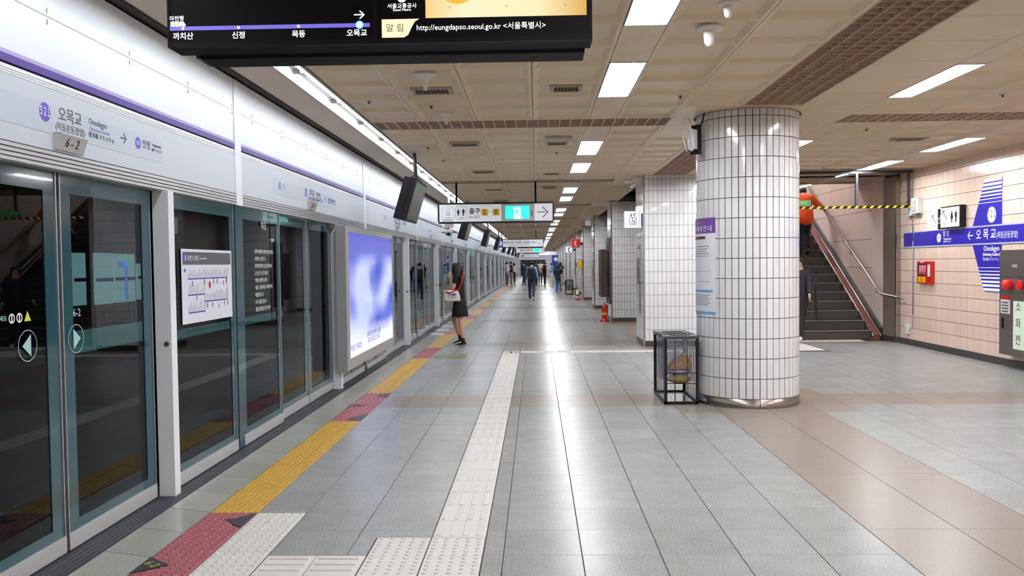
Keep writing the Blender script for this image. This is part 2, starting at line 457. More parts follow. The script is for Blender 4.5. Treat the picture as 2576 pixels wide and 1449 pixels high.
def bay(i):
    P = Ps[i]; wide = after(i) if i < len(Ps)-1 else False
    if i == len(Ps)-1: return
    prev = (divy(i-1)+.15 if i else P-3.3) - P; dv = divy(i)-P; nxt = Ps[i+1]-P-2.17
    lab = {0: 'screen door bay beside the camera, before the bay numbered 6-2', 1: 'screen door bay numbered 6-2 with the route map on its fixed panel',
           2: 'screen door bay behind the lit blue advertising panel, second numbered bay', 3: 'screen door bay just before the standing woman in black, third numbered bay'}.get(i)
    if lab is None: lab = f'{ordn(i-1)} screen door bay from the camera along the platform edge' if i < 12 else 'distant screen door bay near the far end wall'
    root = thing('screen_door_bay', lab, 'screen door', (XP, P, 0), 0, 'platform screen door bays')
    # leaves
    l1 = panel('door_leaf', root, -2.155, 1.04, -.06); l2 = panel('door_leaf', root, -1.085, 1.04, -.06)
    # post
    po = MB().box(-.055, .05, 0, .085, .002, 2.0).build('post', alu_white, root)
    if i < 5: MB().lathe([(.016,.0),(.016,.006),(.008,.008)], (.0,0,0), 12, axis='Y').build('lock_disc', steel, po, (.02, -.009, 1.005))
    # fixed panels
    if not wide:
        parts = [(.10, 1.36), (1.50, nxt-.02)]
    else:
        parts = [(.10, .84), (.86, 1.70), (1.86, 2.55), (2.57, nxt-.02)]
    for a, b in parts: panel('fixed_panel', root, a, b-a, -.02, .09)
    mb = MB().box(-.035, .0, dv+.01, dv+.13, .012, 2.0).build('mullion', teal, root)
    key = (round(prev,2), round(dv,2))
    if key not in _cache:
        h1 = MB().box(-.06, .01, prev, dv, 2.095, 2.40)
        r = MB().box(-.08, .0, prev, dv, 2.0, 2.095)
        for q in range(4): r.box(0, .016, prev, dv, 2.005+.022*q, 2.02+.022*q)
        r2 = MB().box(-.05, .006, prev, dv, 2.40, 2.446)
        for q in range(3): r2.box(.006, .010, prev, dv, 2.404+.012*q, 2.411+.012*q)
        pu = MB().box(-.05, .012, prev, dv, 2.456, 2.492)
        pl = MB().box(-.05, .010, prev, dv, 2.493, 2.512)  # highlight over the purple stripe, built as a coloured strip
        u1 = MB().box(-.05, .006, prev, dv, 2.513, 2.757); u2 = MB().box(-.05, .006, prev, dv, 2.761, 3.015)
        d = MB().box(-.06, .014, dv+.003, dv+.147, 2.10, 3.012).box(-.05, .018, dv+.003, dv+.147, 2.0, 2.10)
        d2 = MB()
        yy = prev+.3
        while yy < dv:
            d2.box(.006, .012, yy, yy+.008, 2.775, 2.80).box(.006, .012, yy, yy+.008, 2.72, 2.745); yy += .86
        _cache[key] = (h1.mesh('header_fascia', mat('pale_blue_grey_panel', 'c6ccd5', .38, spec=.4)), r.mesh('door_rail', alu), r2.mesh('upper_rail', alu_white), pu.mesh('purple_stripe', purple),
                       pl.mesh('sheen_stripe', purple_sheen), u1.mesh('upper_panel', white_panel), u2.mesh('upper_panel', white_panel), d.mesh('divider_post', alu_white), d2.mesh('panel_catches', alu))
    hl = {0: 'header fascia above the doors beside the camera, mostly out of sight', 1: 'silver white header fascia with purple stripe above the door numbered 6-2',
          2: 'silver white header fascia above the lit blue advertising panel'}.get(i)
    if hl is None: hl = f'{ordn(i-1)} header fascia with purple stripe from the camera' if i < 12 else 'distant header fascia with purple stripe'
    head = thing('door_header', hl, 'header panel', (XP, P, 0), 0, 'header fascias above the screen doors')
    for k, me in enumerate(_cache[key]):
        if k == 8 and i > 3: continue
        o = link(me.name.split('.')[0], me, head)
        if k == 8: o['kind'] = 'stuff'
    bay_root = root; root = head
    # number box and station strip over each door
    cy = -1.10
    nb = MB(); nb.prism([(.01,0,2.184),(.05,0,2.184),(.022,0,2.104),(.01,0,2.104)], (0,.26,0)); nb.box(.01, .052, 0, .26, 2.182, 2.187)
    n_ = nb.build('number_box', kick_m, root, (0, cy-.13, 0))
    if i in names and i < 4: text(names[i].replace('-',' - '), .068, (.0375, .13, 2.144), (R(110),0,R(90)), black_text, n_)
    st = MB().box(.010, .0115, -1.32, 1.13, 2.178, 2.325).build('station_strip', mat('pale_strip', 'bcc5d2', .35), root, (0, cy, 0))
    if i <= 3:
        X = .0125; zc = 2.278
        def badge(y, z, r): MB().lathe([(r,0),(r,.001)], (0,0,0), 24, axis='X').build('badge', purple_badge, st, (X-.001, y, z))
        badge(-.2, 2.276, .047); text('５２１', .058, (X, -.2, 2.276), 'E', white_paint, st, bold=.0008, sx=.55)
        text('오목교', .082, (X, .03, 2.286), 'E', grey_text, st, bold=.0006); text('(목동운동장앞)', .046, (X, .03, 2.222), 'E', grey_text, st)
        text('Omokgyo', .048, (X, .31, 2.300), 'E', grey_text, st); text('(Mokdong Stadium)', .027, (X, .33, 2.262), 'E', blue_text, st)
        text('梧木橋 オモッキョ', .034, (X, .35, 2.228), 'E', grey_text, st)
        text('→', .10, (X, .60, 2.262), 'E', grey_text, st)
        badge(.785, 2.262, .036); text('522', .034, (X, .785, 2.262), 'E', white_paint, st)
        text('양평', .06, (X, .895, 2.262), 'E', grey_text, st); text('Yangpyeong', .026, (X, 1.035, 2.278), 'E', grey_text, st); text('楊坪 ヤンピョン', .020, (X, 1.04, 2.245), 'E', grey_text, st)
        badge(-1.12, 2.262, .034); text('목동', .05, (X, -1.0, 2.262), 'E', blue_text, st); text('520', .03, (X, -1.12, 2.262), 'E', white_paint, st)
    elif i < 9:
        MB().lathe([(.047,0),(.047,.001)], (0,0,0), 12, axis='X').build('badge', purple_badge, st, (.0115, -.2, 2.27))
        text('오목교', .07, (.0125, .03, 2.27), 'E', grey_text, st)
    root = bay_root
    # decals on the leaves of the near bay
    if i in (1,):
        X = -.053
        def ringm(y, z, p, tri_):
            mb = MB()
            o_ = [(0, .078*cos(2*pi*k/28), .078*sin(2*pi*k/28)) for k in range(28)]; i_ = [(0, .074*cos(2*pi*k/28), .074*sin(2*pi*k/28)) for k in range(28)]
            for k in range(28): mb.quad(o_[k], o_[(k+1)%28], i_[(k+1)%28], i_[k])
            mb.poly([(0, q*.045, z_) for q, z_ in tri_])
            mb.build('arrow_decal', mat('pale_teal_print', '9fc6c4', .4), p, (X, y, z))
        ringm(.76, 1.128, l1, [(-1,0),(.6,.055),(.6,-.055)]); ringm(.128, 1.124, l2, [(1,0),(-.6,.055),(-.6,-.055)])
        text('6-2', .06, (X, .14, 1.262), 'E', mat('pale_teal_print','9fc6c4',.4), l2)
        for q, c_ in ((.64, white_paint), (.70, white_paint)):
            mb = MB()
            for k in range(16):
                a, b = 2*pi*k/16, 2*pi*(k+1)/16
                mb.quad((0,.024*cos(a),.024*sin(a)), (0,.024*cos(b),.024*sin(b)), (0,.017*cos(b),.017*sin(b)), (0,.017*cos(a),.017*sin(a)))
            mb.box(0, .0005, -.004, .004, -.018, .018).build('warning_pictogram', c_, l1, (X, q, 1.268))
        MB().poly([(0,-.028,-.022),(0,.028,-.022),(0,0,.028)]).build('warning_pictogram', mat('lime_print','c9d23a',.4), l1, (X, .765, 1.27))
        text('기대지마세요', .03, (X, .52, 1.27), 'E', mat('pale_teal_print','9fc6c4',.4), l1)
    # small purple plate on the panel edge
    if i in (1, 2, 3):
        pl_ = MB().box(0, .002, 0, .075, 0, .07, 0).box(0, .002, 0, .075, -.016, 0, 1).build('number_plate', [purple_badge, white_paint], root, (-.01, .11, 1.52))
        text(names[i], .034, (.003, .037, .035), 'E', white_paint, pl_)
    return root
bays = {}
for i in range(len(Ps)-1): bays[i] = bay(i)
# route map poster on the first fixed panel
mp = thing('route_map_poster', 'white subway route map poster stuck on the teal glass panel', 'map poster', (-2.445, 5.80, 1.105))
MB().box(0, .004, 0, .96, 0, .525).build('sheet', mat('poster_white', 'd9dbe4', .35), mp)
MB().box(.004, .0048, .02, .94, .415, .505).build('header_bar', mat('slate_print', '4b4f57', .4), mp)
MB().lathe([(.03,0),(.03,.001)], (0,0,0), 20, axis='X').build('badge', purple_badge, mp, (.0045, .065, .46))
text('5', .05, (.006, .065, .46), 'E', white_paint, mp); text('호선 노선도', .042, (.006, .20, .46), 'E', white_paint, mp)
text('Line 5 Route Map', .018, (.006, .38, .46), 'E', white_paint, mp)
line_m = mat('map_line_blue', '3f46a8', .4); tick_m = mat('map_grey_print', '6a6c7a', .5)
lm = MB(); tk = MB()
def mline(y0, z0, y1, z1, wd=.010):
    d = Vector((0, y1-y0, z1-z0)); n = Vector((0, -d.z, d.y)).normalized()*wd/2
    lm.quad((.0052, y0-n.y, z0-n.z), (.0052, y1-n.y, z1-n.z), (.0052, y1+n.y, z1+n.z), (.0052, y0+n.y, z0+n.z))
mline(.10,.315,.86,.315); mline(.86,.315,.86,.145,.005); mline(.86,.145,.40,.145); mline(.40,.20,.40,.06,.005); mline(.40,.20,.10,.20); mline(.40,.075,.10,.075)
lm.build('route_line', line_m, mp)
random.seed(3)
for (a, b, z) in ((.10,.86,.325),(.10,.39,.21),(.42,.86,.155),(.10,.38,.085)):
    q = a
    while q < b:
        L = random.uniform(.02,.075); tk.quad((.0052,q,z),(.0052,q+.005,z),(.0052,q+L*.45+.005,z+L),(.0052,q+L*.45,z+L)); q += .026
tk.build('station_names', tick_m, mp)['kind'] = 'stuff'
MB().ell((.005,.50,.265),(.0008,.022,.028)).build('red_marker', red_m, mp)
MB().ell((.005,.05,.375),(.0008,.015,.015)).build('blue_marker', mat('blue_mark','2c5fa8',.4), mp)
for (y_, z_, c_) in ((.17,.28,'2c5fa8'),(.39,.29,'3a4a44'),(.57,.29,'3a4a44'),(.64,.29,'3a3f6a'),(.77,.275,'b0532a'),(.83,.29,'3a4a44'),(.24,.18,'b0432a'),(.44,.115,'b0432a'),(.54,.115,'3a4a44'),(.67,.10,'9a8a5a'),(.78,.12,'3a7a54'),(.85,.12,'b0432a')):
    MB().box(.0052,.0058, y_, y_+.013, z_-.02, z_+.018).build('transfer_mark', mat('mk'+c_, c_, .5), mp)
# poem on the second fixed panel
pr = thing('glass_poem', 'white Korean poem lettered on the dark glass panel beside the door', 'lettering', (-2.4445, 7.60, 1.3))
wt = mat('white_vinyl', 'c9d3d3', .4, emit=.12)
text('지금', .075, (0, .0, .56), 'E', wt, pr); text('이명희', .038, (0, .25, .44), 'E', wt, pr)
for k, s in enumerate(['풍족한 세월의 모퉁이 돌아 살아도', '사랑하는 이를 두고', '저만치에 걸어 논들을 떨구어도', '늘 낮은 이 순간 저물어', '언제나 설렘 피고지어', '서둘도 가슴이라는 사무에 갇혀', '아픔만을 두고', '다시 사람을 꿈꾸고', '얼음눈물에 감긴 감기 온다']):
    text(s, .042, (0, -.26, .33-.063*k), 'E', wt, pr, align='LEFT', sx=.9)
ar = thing('arrow_sticker', 'faint left arrow sticker at the top of the glass panel', 'sticker', (-2.4445, 7.80, 1.95))
text('←', .17, (0, 0, .0), 'E', mat('teal_print', '2a5458', .5), ar, sx=1.4)
MB().box(-.002, -.0005, -.22, .18, -.04, .045).build('backing', mat('pale_teal_film', '6b9a9c', .3), ar)
# tunnel behind the glass
tn = MB(); tn.box(-5.3, -5.2, -3, YEND, -1.2, 3.2); tn.box(-5.3, -2.62, -3, YEND, -1.3, -1.2); tn.box(-5.3, -2.5, -3, YEND, 3.0, 3.1); tn.box(-2.70, -2.62, -3, YEND, -1.2, -.02)
struct('wall_tunnel', tn, tunnel_m)

# lit windows of the opposite platform, seen across the dark track
lit = mat('lit_opposite_window', 'a9d3cf', .5, emit=.9); litb = mat('lit_opposite_blue', '5d8fd8', .5, emit=1.3)
for k, (y0, y1, z0, z1) in enumerate(((9.39,9.64,1.085,1.68),(9.86,10.26,1.075,1.685),(10.32,10.84,1.078,1.682),(10.92,11.01,1.09,1.56))):
    o = struct(f'window_{k+1}', MB().box(-5.2, -5.17, y0, y1, z0, z1), lit, 'pale lit window across the track, seen through the glass door')
    MB().box(-5.169, -5.16, y0, y1, z0+.27, z0+.31).build('window_bar', tunnel_m, o)
    if k == 2: MB().box(-5.168, -5.16, y0+.22, y0+.30, z0+.03, z1-.1).box(-5.168, -5.16, y0+.05, y0+.3, z1-.16, z1-.10).build('blue_mark', litb, o)
struct('trim_7', MB().box(-5.2, -5.17, 9.4, 11.1, .55, .80).box(-5.2, -5.17, 11.9, 17.2, .47, .60), mat('lit_opposite_strip', '7fb5b0', .5, emit=.5))

# lit advertising panel
ad = thing('advertising_light_box', 'large silver framed advertising light box glowing blue and white', 'light box', (-2.40, 10.15, .23))
fr = MB(); fr.box(0, .12, 0, 3.36, 0, .13).box(0, .12, 0, 3.36, 1.68, 1.76).box(0, .12, 0, .17, .13, 1.68).box(0, .12, 3.30, 3.36, .13, 1.68).box(0, .10, .17, 3.30, .13, 1.68)
fr.build('frame', mat('silver_bezel', 'a9a9aa', .4, metal=.3), ad)
adm = bpy.data.materials.new('blurred_blue_advert'); adm.use_nodes = True; nt = adm.node_tree; N = nt.nodes; L = nt.links
pb = N['Principled BSDF']; g = N.new('ShaderNodeTexCoord'); mpn = N.new('ShaderNodeMapping'); mpn.inputs['Scale'].default_value = (1, .55, 1.1); mpn.inputs['Location'].default_value = (0, 2.0, .35)
nz = N.new('ShaderNodeTexNoise'); nz.inputs['Scale'].default_value = 1.7; nz.inputs['Detail'].default_value = 0.5
L.new(g.outputs['Object'], mpn.inputs[0]); L.new(mpn.outputs[0], nz.inputs['Vector'])
sepz = N.new('ShaderNodeSeparateXYZ'); L.new(g.outputs['Object'], sepz.inputs[0])
cr = N.new('ShaderNodeValToRGB'); e = cr.color_ramp.elements; e[0].position = .34; e[0].color = srgb('3552c4'); e[1].position = .62; e[1].color = srgb('b9c6f2')
n3 = cr.color_ramp.elements.new(.48); n3.color = srgb('7f8fdc'); L.new(nz.outputs['Fac'], cr.inputs[0])
mr = N.new('ShaderNodeMapRange'); mr.inputs[1].default_value = .25; mr.inputs[2].default_value = .50; mr.inputs[3].default_value = 1; mr.inputs[4].default_value = 0
L.new(sepz.outputs[2], mr.inputs[0]); mix = N.new('ShaderNodeMix'); mix.data_type = 'RGBA'; L.new(mr.outputs[0], mix.inputs['Factor'])
L.new(cr.outputs[0], mix.inputs['A']); mix.inputs['B'].default_value = srgb('e9ecff')
mr2 = N.new('ShaderNodeMapRange'); mr2.inputs[1].default_value = 1.25; mr2.inputs[2].default_value = 1.45; L.new(sepz.outputs[2], mr2.inputs[0])
mix2 = N.new('ShaderNodeMix'); mix2.data_type = 'RGBA'; L.new(mr2.outputs[0], mix2.inputs['Factor']); L.new(mix.outputs['Result'], mix2.inputs['A']); mix2.inputs['B'].default_value = srgb('4a5ac0')
L.new(mix2.outputs['Result'], pb.inputs['Emission Color']); pb.inputs['Emission Strength'].default_value = 1.0; pb.inputs['Base Color'].default_value = (.02,.02,.03,1); pb.inputs['Roughness'].default_value = .1
scn = MB().box(.10, .108, .17, 3.30, .13, 1.68).build('lit_screen', adm, ad)
text('한마음도 신뢰감은', .085, (.111, .52, .24), 'E', mat('blue_ad_print', '3b4fa5', .5), ad, sx=1.2)
text('신뢰와 정성 다하는 의료진\n최고의 도움을 드립니다', .085, (.111, 1.75, .29), 'E', mat('blue_ad_print', '3b4fa5', .5), ad, sx=1.1)

# ---------------------------------------------------------------- ceiling
cb = MB().box(-2.6, 6.7, -3, 17.4, 3.28, 3.34).box(-2.6, 3.5, 17.4, YEND, 3.28, 3.34)
cl = struct('ceiling', cb, ceil_dark)
def coffer(w_, d, m=ceil_m, g=.0025, bv=.035, up=.03, bd=.028):
    mb = MB()
    o0 = [(g,g,.02),(w_-g,g,.02),(w_-g,d-g,.02),(g,d-g,.02)]; o = [(g,g,0),(w_-g,g,0),(w_-g,d-g,0),(g,d-g,0)]
    a = [(bd,bd,0),(w_-bd,bd,0),(w_-bd,d-bd,0),(bd,d-bd,0)]; k = bd+bv
    b = [(k,k,up),(w_-k,k,up),(w_-k,d-k,up),(k,d-k,up)]
    mb.rings([b, a, o, o0], cap=False, sm=False); mb.poly(b[::-1])
    return mb
def flat(w_, d, g=.0025):
    return MB().box(g, w_-g, g, d-g, 0, .02)
_cm = {}
cpan = []   # x,y,w,d,coffered
GR = [9.2 + 6.6*k for k in range(-2, 15)]
cols_cof = [(-1.765,-1.22),(-1.22,-.62),(-.62,-.02),(-.02,.58),(.87,1.47)]
LIGHTS = []
for gy in GR:
    ya = gy+.52; rh = (6.6-.52)/10
    for r in range(10):
        y0, y1 = ya+rh*r, ya+rh*(r+1)
        if y0 > YEND: continue
        for a, b in cols_cof: cpan.append((a, y0, b-a, rh, 1))
        nearcol = False
        ycol = gy+6.6                                  # the next column line
        inplain = (y1 > ycol-.55 or y0 < gy+.75)
        if inplain: cpan.append((1.47, y0, .59, rh, 0)); cpan.append((2.06, y0, .60, rh, 0))
        else: cpan.append((1.47, y0, .59, rh, 1))
        if y0 < 17:
            cpan.append((2.66, y0, .69, rh, 0))
            for k in range(3): cpan.append((3.58+.64*k, y0, .64, rh, 1))
            cpan.append((5.76, y0, .80, rh, 1))
        else: cpan.append((2.66, y0, .69, rh, 0))
    # plain panels of the light band, between the boxes
    bx = [(gy+1.66, 1.35), (gy+4.04, 1.35)]
    segs = [(ya, bx[0][0]), (bx[0][0]+1.35, bx[1][0]), (bx[1][0]+1.35, gy+6.6)]
    for s0, s1 in segs:
        if s0 < YEND: cpan.append((.58, s0, .29, s1-s0, 0))
    for b0, L_ in bx:
        if b0+L_ < YEND: LIGHTS.append((.58, b0, .29, L_, 'mid'))
    if gy < 16.5:
        rb = [(gy+1.9, 1.35), (gy+4.31, 1.35)]
        for q0, q1 in ((ya, rb[0][0]), (rb[0][0]+1.35, rb[1][0]), (rb[1][0]+1.35, gy+6.6)):
            cpan.append((3.35, q0, .23, q1-q0, 0)); cpan.append((5.50, q0, .26, q1-q0, 0))
        for b0, L_ in rb:
            if b0 < 16: LIGHTS.append((3.35, b0, .23, L_, 'near')); LIGHTS.append((5.50, b0, .26, L_, 'wall'))
    # transverse bands: plain where no louvre
    cpan.append((1.47, gy, 1.88, .52, 0))
cpan = [p for p in cpan if p[1]+p[3] > -3 and p[1] < YEND and not (p[1] > 17.3 and p[0] > 3.3)]
cpan.sort(key=lambda p: (0 if (p[4] and in_view(p[0]+p[2]/2, p[1]+p[3], .02)) else 1, p[1]))
rest = {0: MB(), 1: MB()}
nsing = 0
for x, y, w_, d, cf in cpan:
    k = (round(w_,3), round(d,3), cf)
    if in_view(x+w_/2, y+d, .02) and y < 17 and nsing < 292:
        if k not in _cm: _cm[k] = (coffer(w_, d) if cf else flat(w_, d)).mesh('panel', ceil_m)
        link('panel', _cm[k], cl, (x, y, CEIL)); nsing += 1
    else:
        t = coffer(w_, d) if (cf and y > 0) else flat(w_, d); R_ = rest[0]; n = len(R_.v)
        R_.v += [(p[0]+x, p[1]+y, p[2]+CEIL) for p in t.v]; R_.f += [tuple(i+n for i in f) for f in t.f]; R_.m += t.m; R_.s += t.s
o = rest[0].build('distant_panels', ceil_m, cl); o['kind'] = 'stuff'
# louvre grilles
def louvre(name, label, x0, x1, y0, y1, nl, step, across, group):
    t = thing(name, label, 'ceiling grille', (x0, y0, CEIL), 0, group)
    W_, D_ = x1-x0, y1-y0
    MB().box(0, .012, 0, D_, 0, .05).box(W_-.012, W_, 0, D_, 0, .05).box(0, W_, 0, .012, 0, .05).box(0, W_, D_-.012, D_, 0, .05).build('frame', grille_m, t)
    MB().box(.012, W_-.012, .012, D_-.012, .055, .06).build('back_plate', grille_m, t)
    if across == 'y':      # long blades run along y
        lm_ = MB().box(-.003, .003, .012, D_-.012, .002, .05).mesh('long_blade', grille_m); n = int(D_/step)
        for k in range(1, nl): link('long_blade', lm_, t, (W_*k/nl, 0, 0))
        cm_ = MB().box(.012, W_-.012, -.003, .003, .004, .05).mesh('cross_blade', grille_m)
        for k in range(1, n+1): link('cross_blade', cm_, t, (0, D_*k/(n+1), 0))
    else:
        lm_ = MB().box(.012, W_-.012, -.003, .003, .006, .045).mesh('long_blade', grille_m); n = int(W_/step)
        for k in range(1, nl): link('long_blade', lm_, t, (0, D_*k/nl, 0))
        cm_ = MB().box(-.004, .004, .012, D_-.012, .0, .04).mesh('cross_blade', mat('pale_blade','d6c2b0',.5)); 
        for k in range(1, n+1): link('cross_blade', cm_, t, (W_*k/(n+1), 0, 0))
    return t
louvre('ceiling_louvre', 'broad brown egg-crate ceiling louvre running up to the round column', 2.06, 2.66, 3.1, 8.66, 5, .12, 'y', 'ceiling louvres')
louvre('ceiling_louvre', 'brown egg-crate ceiling louvre behind the round column', 2.06, 2.66, 10.35, 15.15, 5, .12, 'y', 'ceiling louvres')
louvre('ceiling_louvre', 'narrow ladder-like ceiling louvre across the platform, level with the round column', -1.765, 1.47, 9.2, 9.72, 4, .12, 'x', 'ceiling louvres')
louvre('ceiling_louvre', 'narrow ladder-like ceiling louvre to the right of the round column', 3.35, 6.5, 9.2, 9.72, 4, .12, 'x', 'ceiling louvres')
for k, gy in enumerate(GR):
    if gy < 10 or gy > YEND-2: continue
    lab = {15: 'narrow ceiling louvre across the platform just before the white exit sign', 22: 'narrow ceiling louvre across the platform beyond the exit sign'}.get(int(gy), 'thin distant ceiling louvre across the platform')
    t = thing('ceiling_louvre', lab, 'ceiling grille', (-1.765, gy, CEIL), 0, 'ceiling louvres')
    mb = MB()
    for j in range(5): mb.box(0, 3.235, .126*j, .126*j+.012, .0, .045)
    mb.build('long_blades', grille_m, t)
    if gy < 24:
        cm_ = MB().box(-.004, .004, .012, .508, .0, .04).mesh('cross_blade', mat('pale_blade','d6c2b0',.5))
        for j in range(1, 27): link('cross_blade', cm_, t, (.12*j, 0, 0))
# recessed light boxes
def lamp_mesh(w_, L_):
    h = MB()
    h.box(0, .008, 0, L_, -.004, .085).box(w_-.008, w_, 0, L_, -.004, .085).box(0, w_, 0, .008, -.004, .085).box(0, w_, L_-.008, L_, -.004, .085)
    h2 = MB().box(.008, w_-.008, .008, L_-.008, .08, .085)
    cx = w_/2; h2.prism([(cx-.03, .01, .08), (cx+.03, .01, .08), (cx, .01, .03)], (0, L_-.02, 0))
    tb = MB().tube([(0, .04, 0), (0, L_-.04, 0)], .016, 8)
    return h.mesh('housing', frame_grey), h2.mesh('reflector', housing), tb.mesh('tube', tube_m)
lm_c = {}
LIGHTS.sort(key=lambda q: (q[4], q[1])); cnt = {}
for x, y, w_, L_, row in LIGHTS:
    if y < -2.8: continue
    k = (w_, L_)
    if k not in lm_c: lm_c[k] = lamp_mesh(w_, L_)
    vis = y > 3.9; i = cnt.get(row, 0)
    rn = {'mid': 'in the row above the middle of the platform', 'near': 'in the row just right of the round column', 'wall': 'in the row nearest the beige tiled wall'}[row]
    if not vis: lab = 'ceiling light box above and behind the camera'
    elif i < 12: lab = f'{ordn(i)} recessed ceiling light {rn}'
    else: lab = 'tiny far recessed ceiling light ' + rn
    if vis: cnt[row] = i+1
    t = thing('ceiling_light', lab, 'ceiling light', (x, y, CEIL), 0, 'recessed ceiling lights')
    a, b, c = lm_c[k]; link('housing', a, t); link('reflector', b, t)
    for q in (.27, .73): link('tube', c, t, (w_*q, 0, .035))
# trough with fluorescent tubes beside the screen doors
tr = MB(); tr.box(-1.79, -1.768, -3, YEND, CEIL-.012, 3.16); tr.box(-2.01, -1.79, -3, YEND, 3.13, 3.16); tr.box(-2.015, -2.0, -3, YEND, CEIL-.01, 3.16)
struct('trim_2', tr, mat('trough_grey', '85817a', .5))
struct('trim_3', MB().box(-2.33, -2.012, -3, YEND, CEIL-.012, CEIL+.01), mat('plain_cream_strip', 'bdae9c', .6, noise=.03, nscale=8))
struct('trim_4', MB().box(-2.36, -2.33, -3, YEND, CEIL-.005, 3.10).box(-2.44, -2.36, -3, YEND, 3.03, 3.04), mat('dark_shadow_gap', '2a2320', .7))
tt = MB().tube([(0, .06, 0), (0, 1.22, 0)], .032, 10).mesh('tube', tube_t)
cp = MB().box(-.10, .10, 0, .012, -.028, .0).box(-.03, .03, .012, .055, -.04, .01).box(-.03, .03, 1.225, 1.27, -.04, .01).mesh('end_bracket', mat('bracket_grey', '8f8b84', .5))
y = -2.0; i = 0
while y < YEND-1.4:
    vis = y > 5.0
    lab = 'trough fluorescent tube beside the camera, out of sight' if not vis else (f'{ordn(i)} fluorescent tube along the trough above the screen doors' if i < 12 else 'small far fluorescent tube in the line above the screen doors')
    if vis: i += 1
    t = thing('trough_light', lab, 'fluorescent light', (-1.90, y, 3.085), 0, 'trough fluorescent lights')
    link('tube', tt, t, (.055, 0, 0)); link('end_bracket', cp, t, (0, 0, .045)); y += 1.30
# vents, detectors and antennas
def vent(x, y, w_, lab):
    t = thing('ceiling_vent', lab, 'air vent', (x, y, CEIL), 0, 'slotted ceiling vents')
    MB().box(0, w_, 0, .03, -.008, .02).box(0, w_, .23, .26, -.008, .02).box(0, .03, .03, .23, -.008, .02).box(w_-.03, w_, .03, .23, -.008, .02).build('frame', mat('vent_frame','a8987f',.5), t)
    MB().box(.03, w_-.03, .03, .23, -.002, -.001).build('duct_opening', ceil_dark, t)
    n = int(w_/.028)
    if y < 12:
        sm_ = MB().box(-.002, .002, .03, .23, -.006, -.001).mesh('slat', mat('vent_frame','a8987f',.5))
        for k in range(1, n-1): link('slat', sm_, t, (w_*k/(n-1), 0, 0))
pos = [(-1.09,7.47,.36,'slotted vent in the ceiling behind the left white antenna'), (.14,7.46,.28,'slotted ceiling vent left of the first platform light'), (-1.09,10.88,.38,'slotted ceiling vent just beyond the ladder louvre, left'),
       (.14,10.9,.28,'slotted ceiling vent just beyond the square speaker grille'), (-1.05,14.2,.36,'third slotted vent of the left line of the ceiling'), (.14,14.6,.28,'third slotted vent of the right line of the ceiling'),
       (-1.05,17.6,.36,'narrow slotted vent above the white exit sign, left'), (.14,17.4,.28,'narrow slotted vent above the white exit sign, right'), (-1.05,21.0,.36,'far slotted ceiling vent, left line'), (.14,21.2,.28,'far slotted ceiling vent, right line'), (4.6,11.0,.4,'slotted ceiling vent right of the round column')]
for x, y, w_, lab in pos: vent(x, y, w_, lab)
sp = thing('ceiling_speaker', 'pale perforated rectangular speaker grille in the ceiling beyond the louvre', 'speaker', (.12, 10.45, CEIL))
MB().box(0, .34, 0, .20, -.012, .0).build('plate', mat('pale_perforated', 'a9a596', .6, noise=.2, nscale=200), sp)
def antenna(x, y, lab, s=1., kind=0):
    t = thing('ceiling_antenna', lab, 'ceiling antenna', (x, y, CEIL), 0, 'white ceiling antennas')
    wp = mat('antenna_white', 'dedbd2', .45)
    if kind == 0:
        MB().lathe([(.001,-.0),(.085,-.0),(.088,-.006),(.05,-.018),(.03,-.035),(.022,-.06),(.019,-.10),(.014,-.118),(.001,-.12)], n=28, cap=False).build('cone', wp, t)
    else:
        MB().lathe([(.001,0),(.085,0),(.086,-.014),(.07,-.022),(.001,-.022)], n=28, cap=False).build('base_disc', wp, t)
        MB().lathe([(.04,-.02),(.036,-.06),(.03,-.10),(.018,-.118),(.001,-.12)], n=20, cap=False).build('cone', wp, t)
    t.scale = (s, s, s)
antenna(-.885, 6.95, 'white trumpet-shaped antenna hanging before the left ceiling vent', 1.05)
antenna(-.905, 8.75, 'small white trumpet-shaped antenna against the ladder louvre', .9)
antenna(1.155, 5.70, 'white antenna with flat disc base right of the first platform light', 1.05, 1)
antenna(1.16, 5.17, 'small round white detector near the top edge', .75, 1)
for x, y, lab in ((-1.0,9.3-1.0,'small sprinkler head in the ceiling above the left antenna'),(-1.55,8.0,'small sprinkler head beside the trough light'),(1.35,8.0,'small dark sprinkler head left of the round column'),(-1.4,11.2,'small sprinkler head beyond the ladder louvre, left'),(3.9,10.2,'small sprinkler head right of the round column'),(4.4,8.2,'small sprinkler head near the right ceiling light'),(-1.35,12.6,'small sprinkler head beside the first hanging monitor pole'),(.3,11.9,'small sprinkler head near the second platform light')):
    t = thing('sprinkler_head', lab, 'sprinkler', (x, y, CEIL), 0, 'ceiling sprinklers')
    MB().lathe([(.001,0),(.032,0),(.030,-.006),(.01,-.008),(.008,-.02),(.001,-.02)], n=14, cap=False).build('rose', steel, t)
    MB().lathe([(.016,-.026),(.016,-.022)], n=10).build('deflector', dark_grey, t)

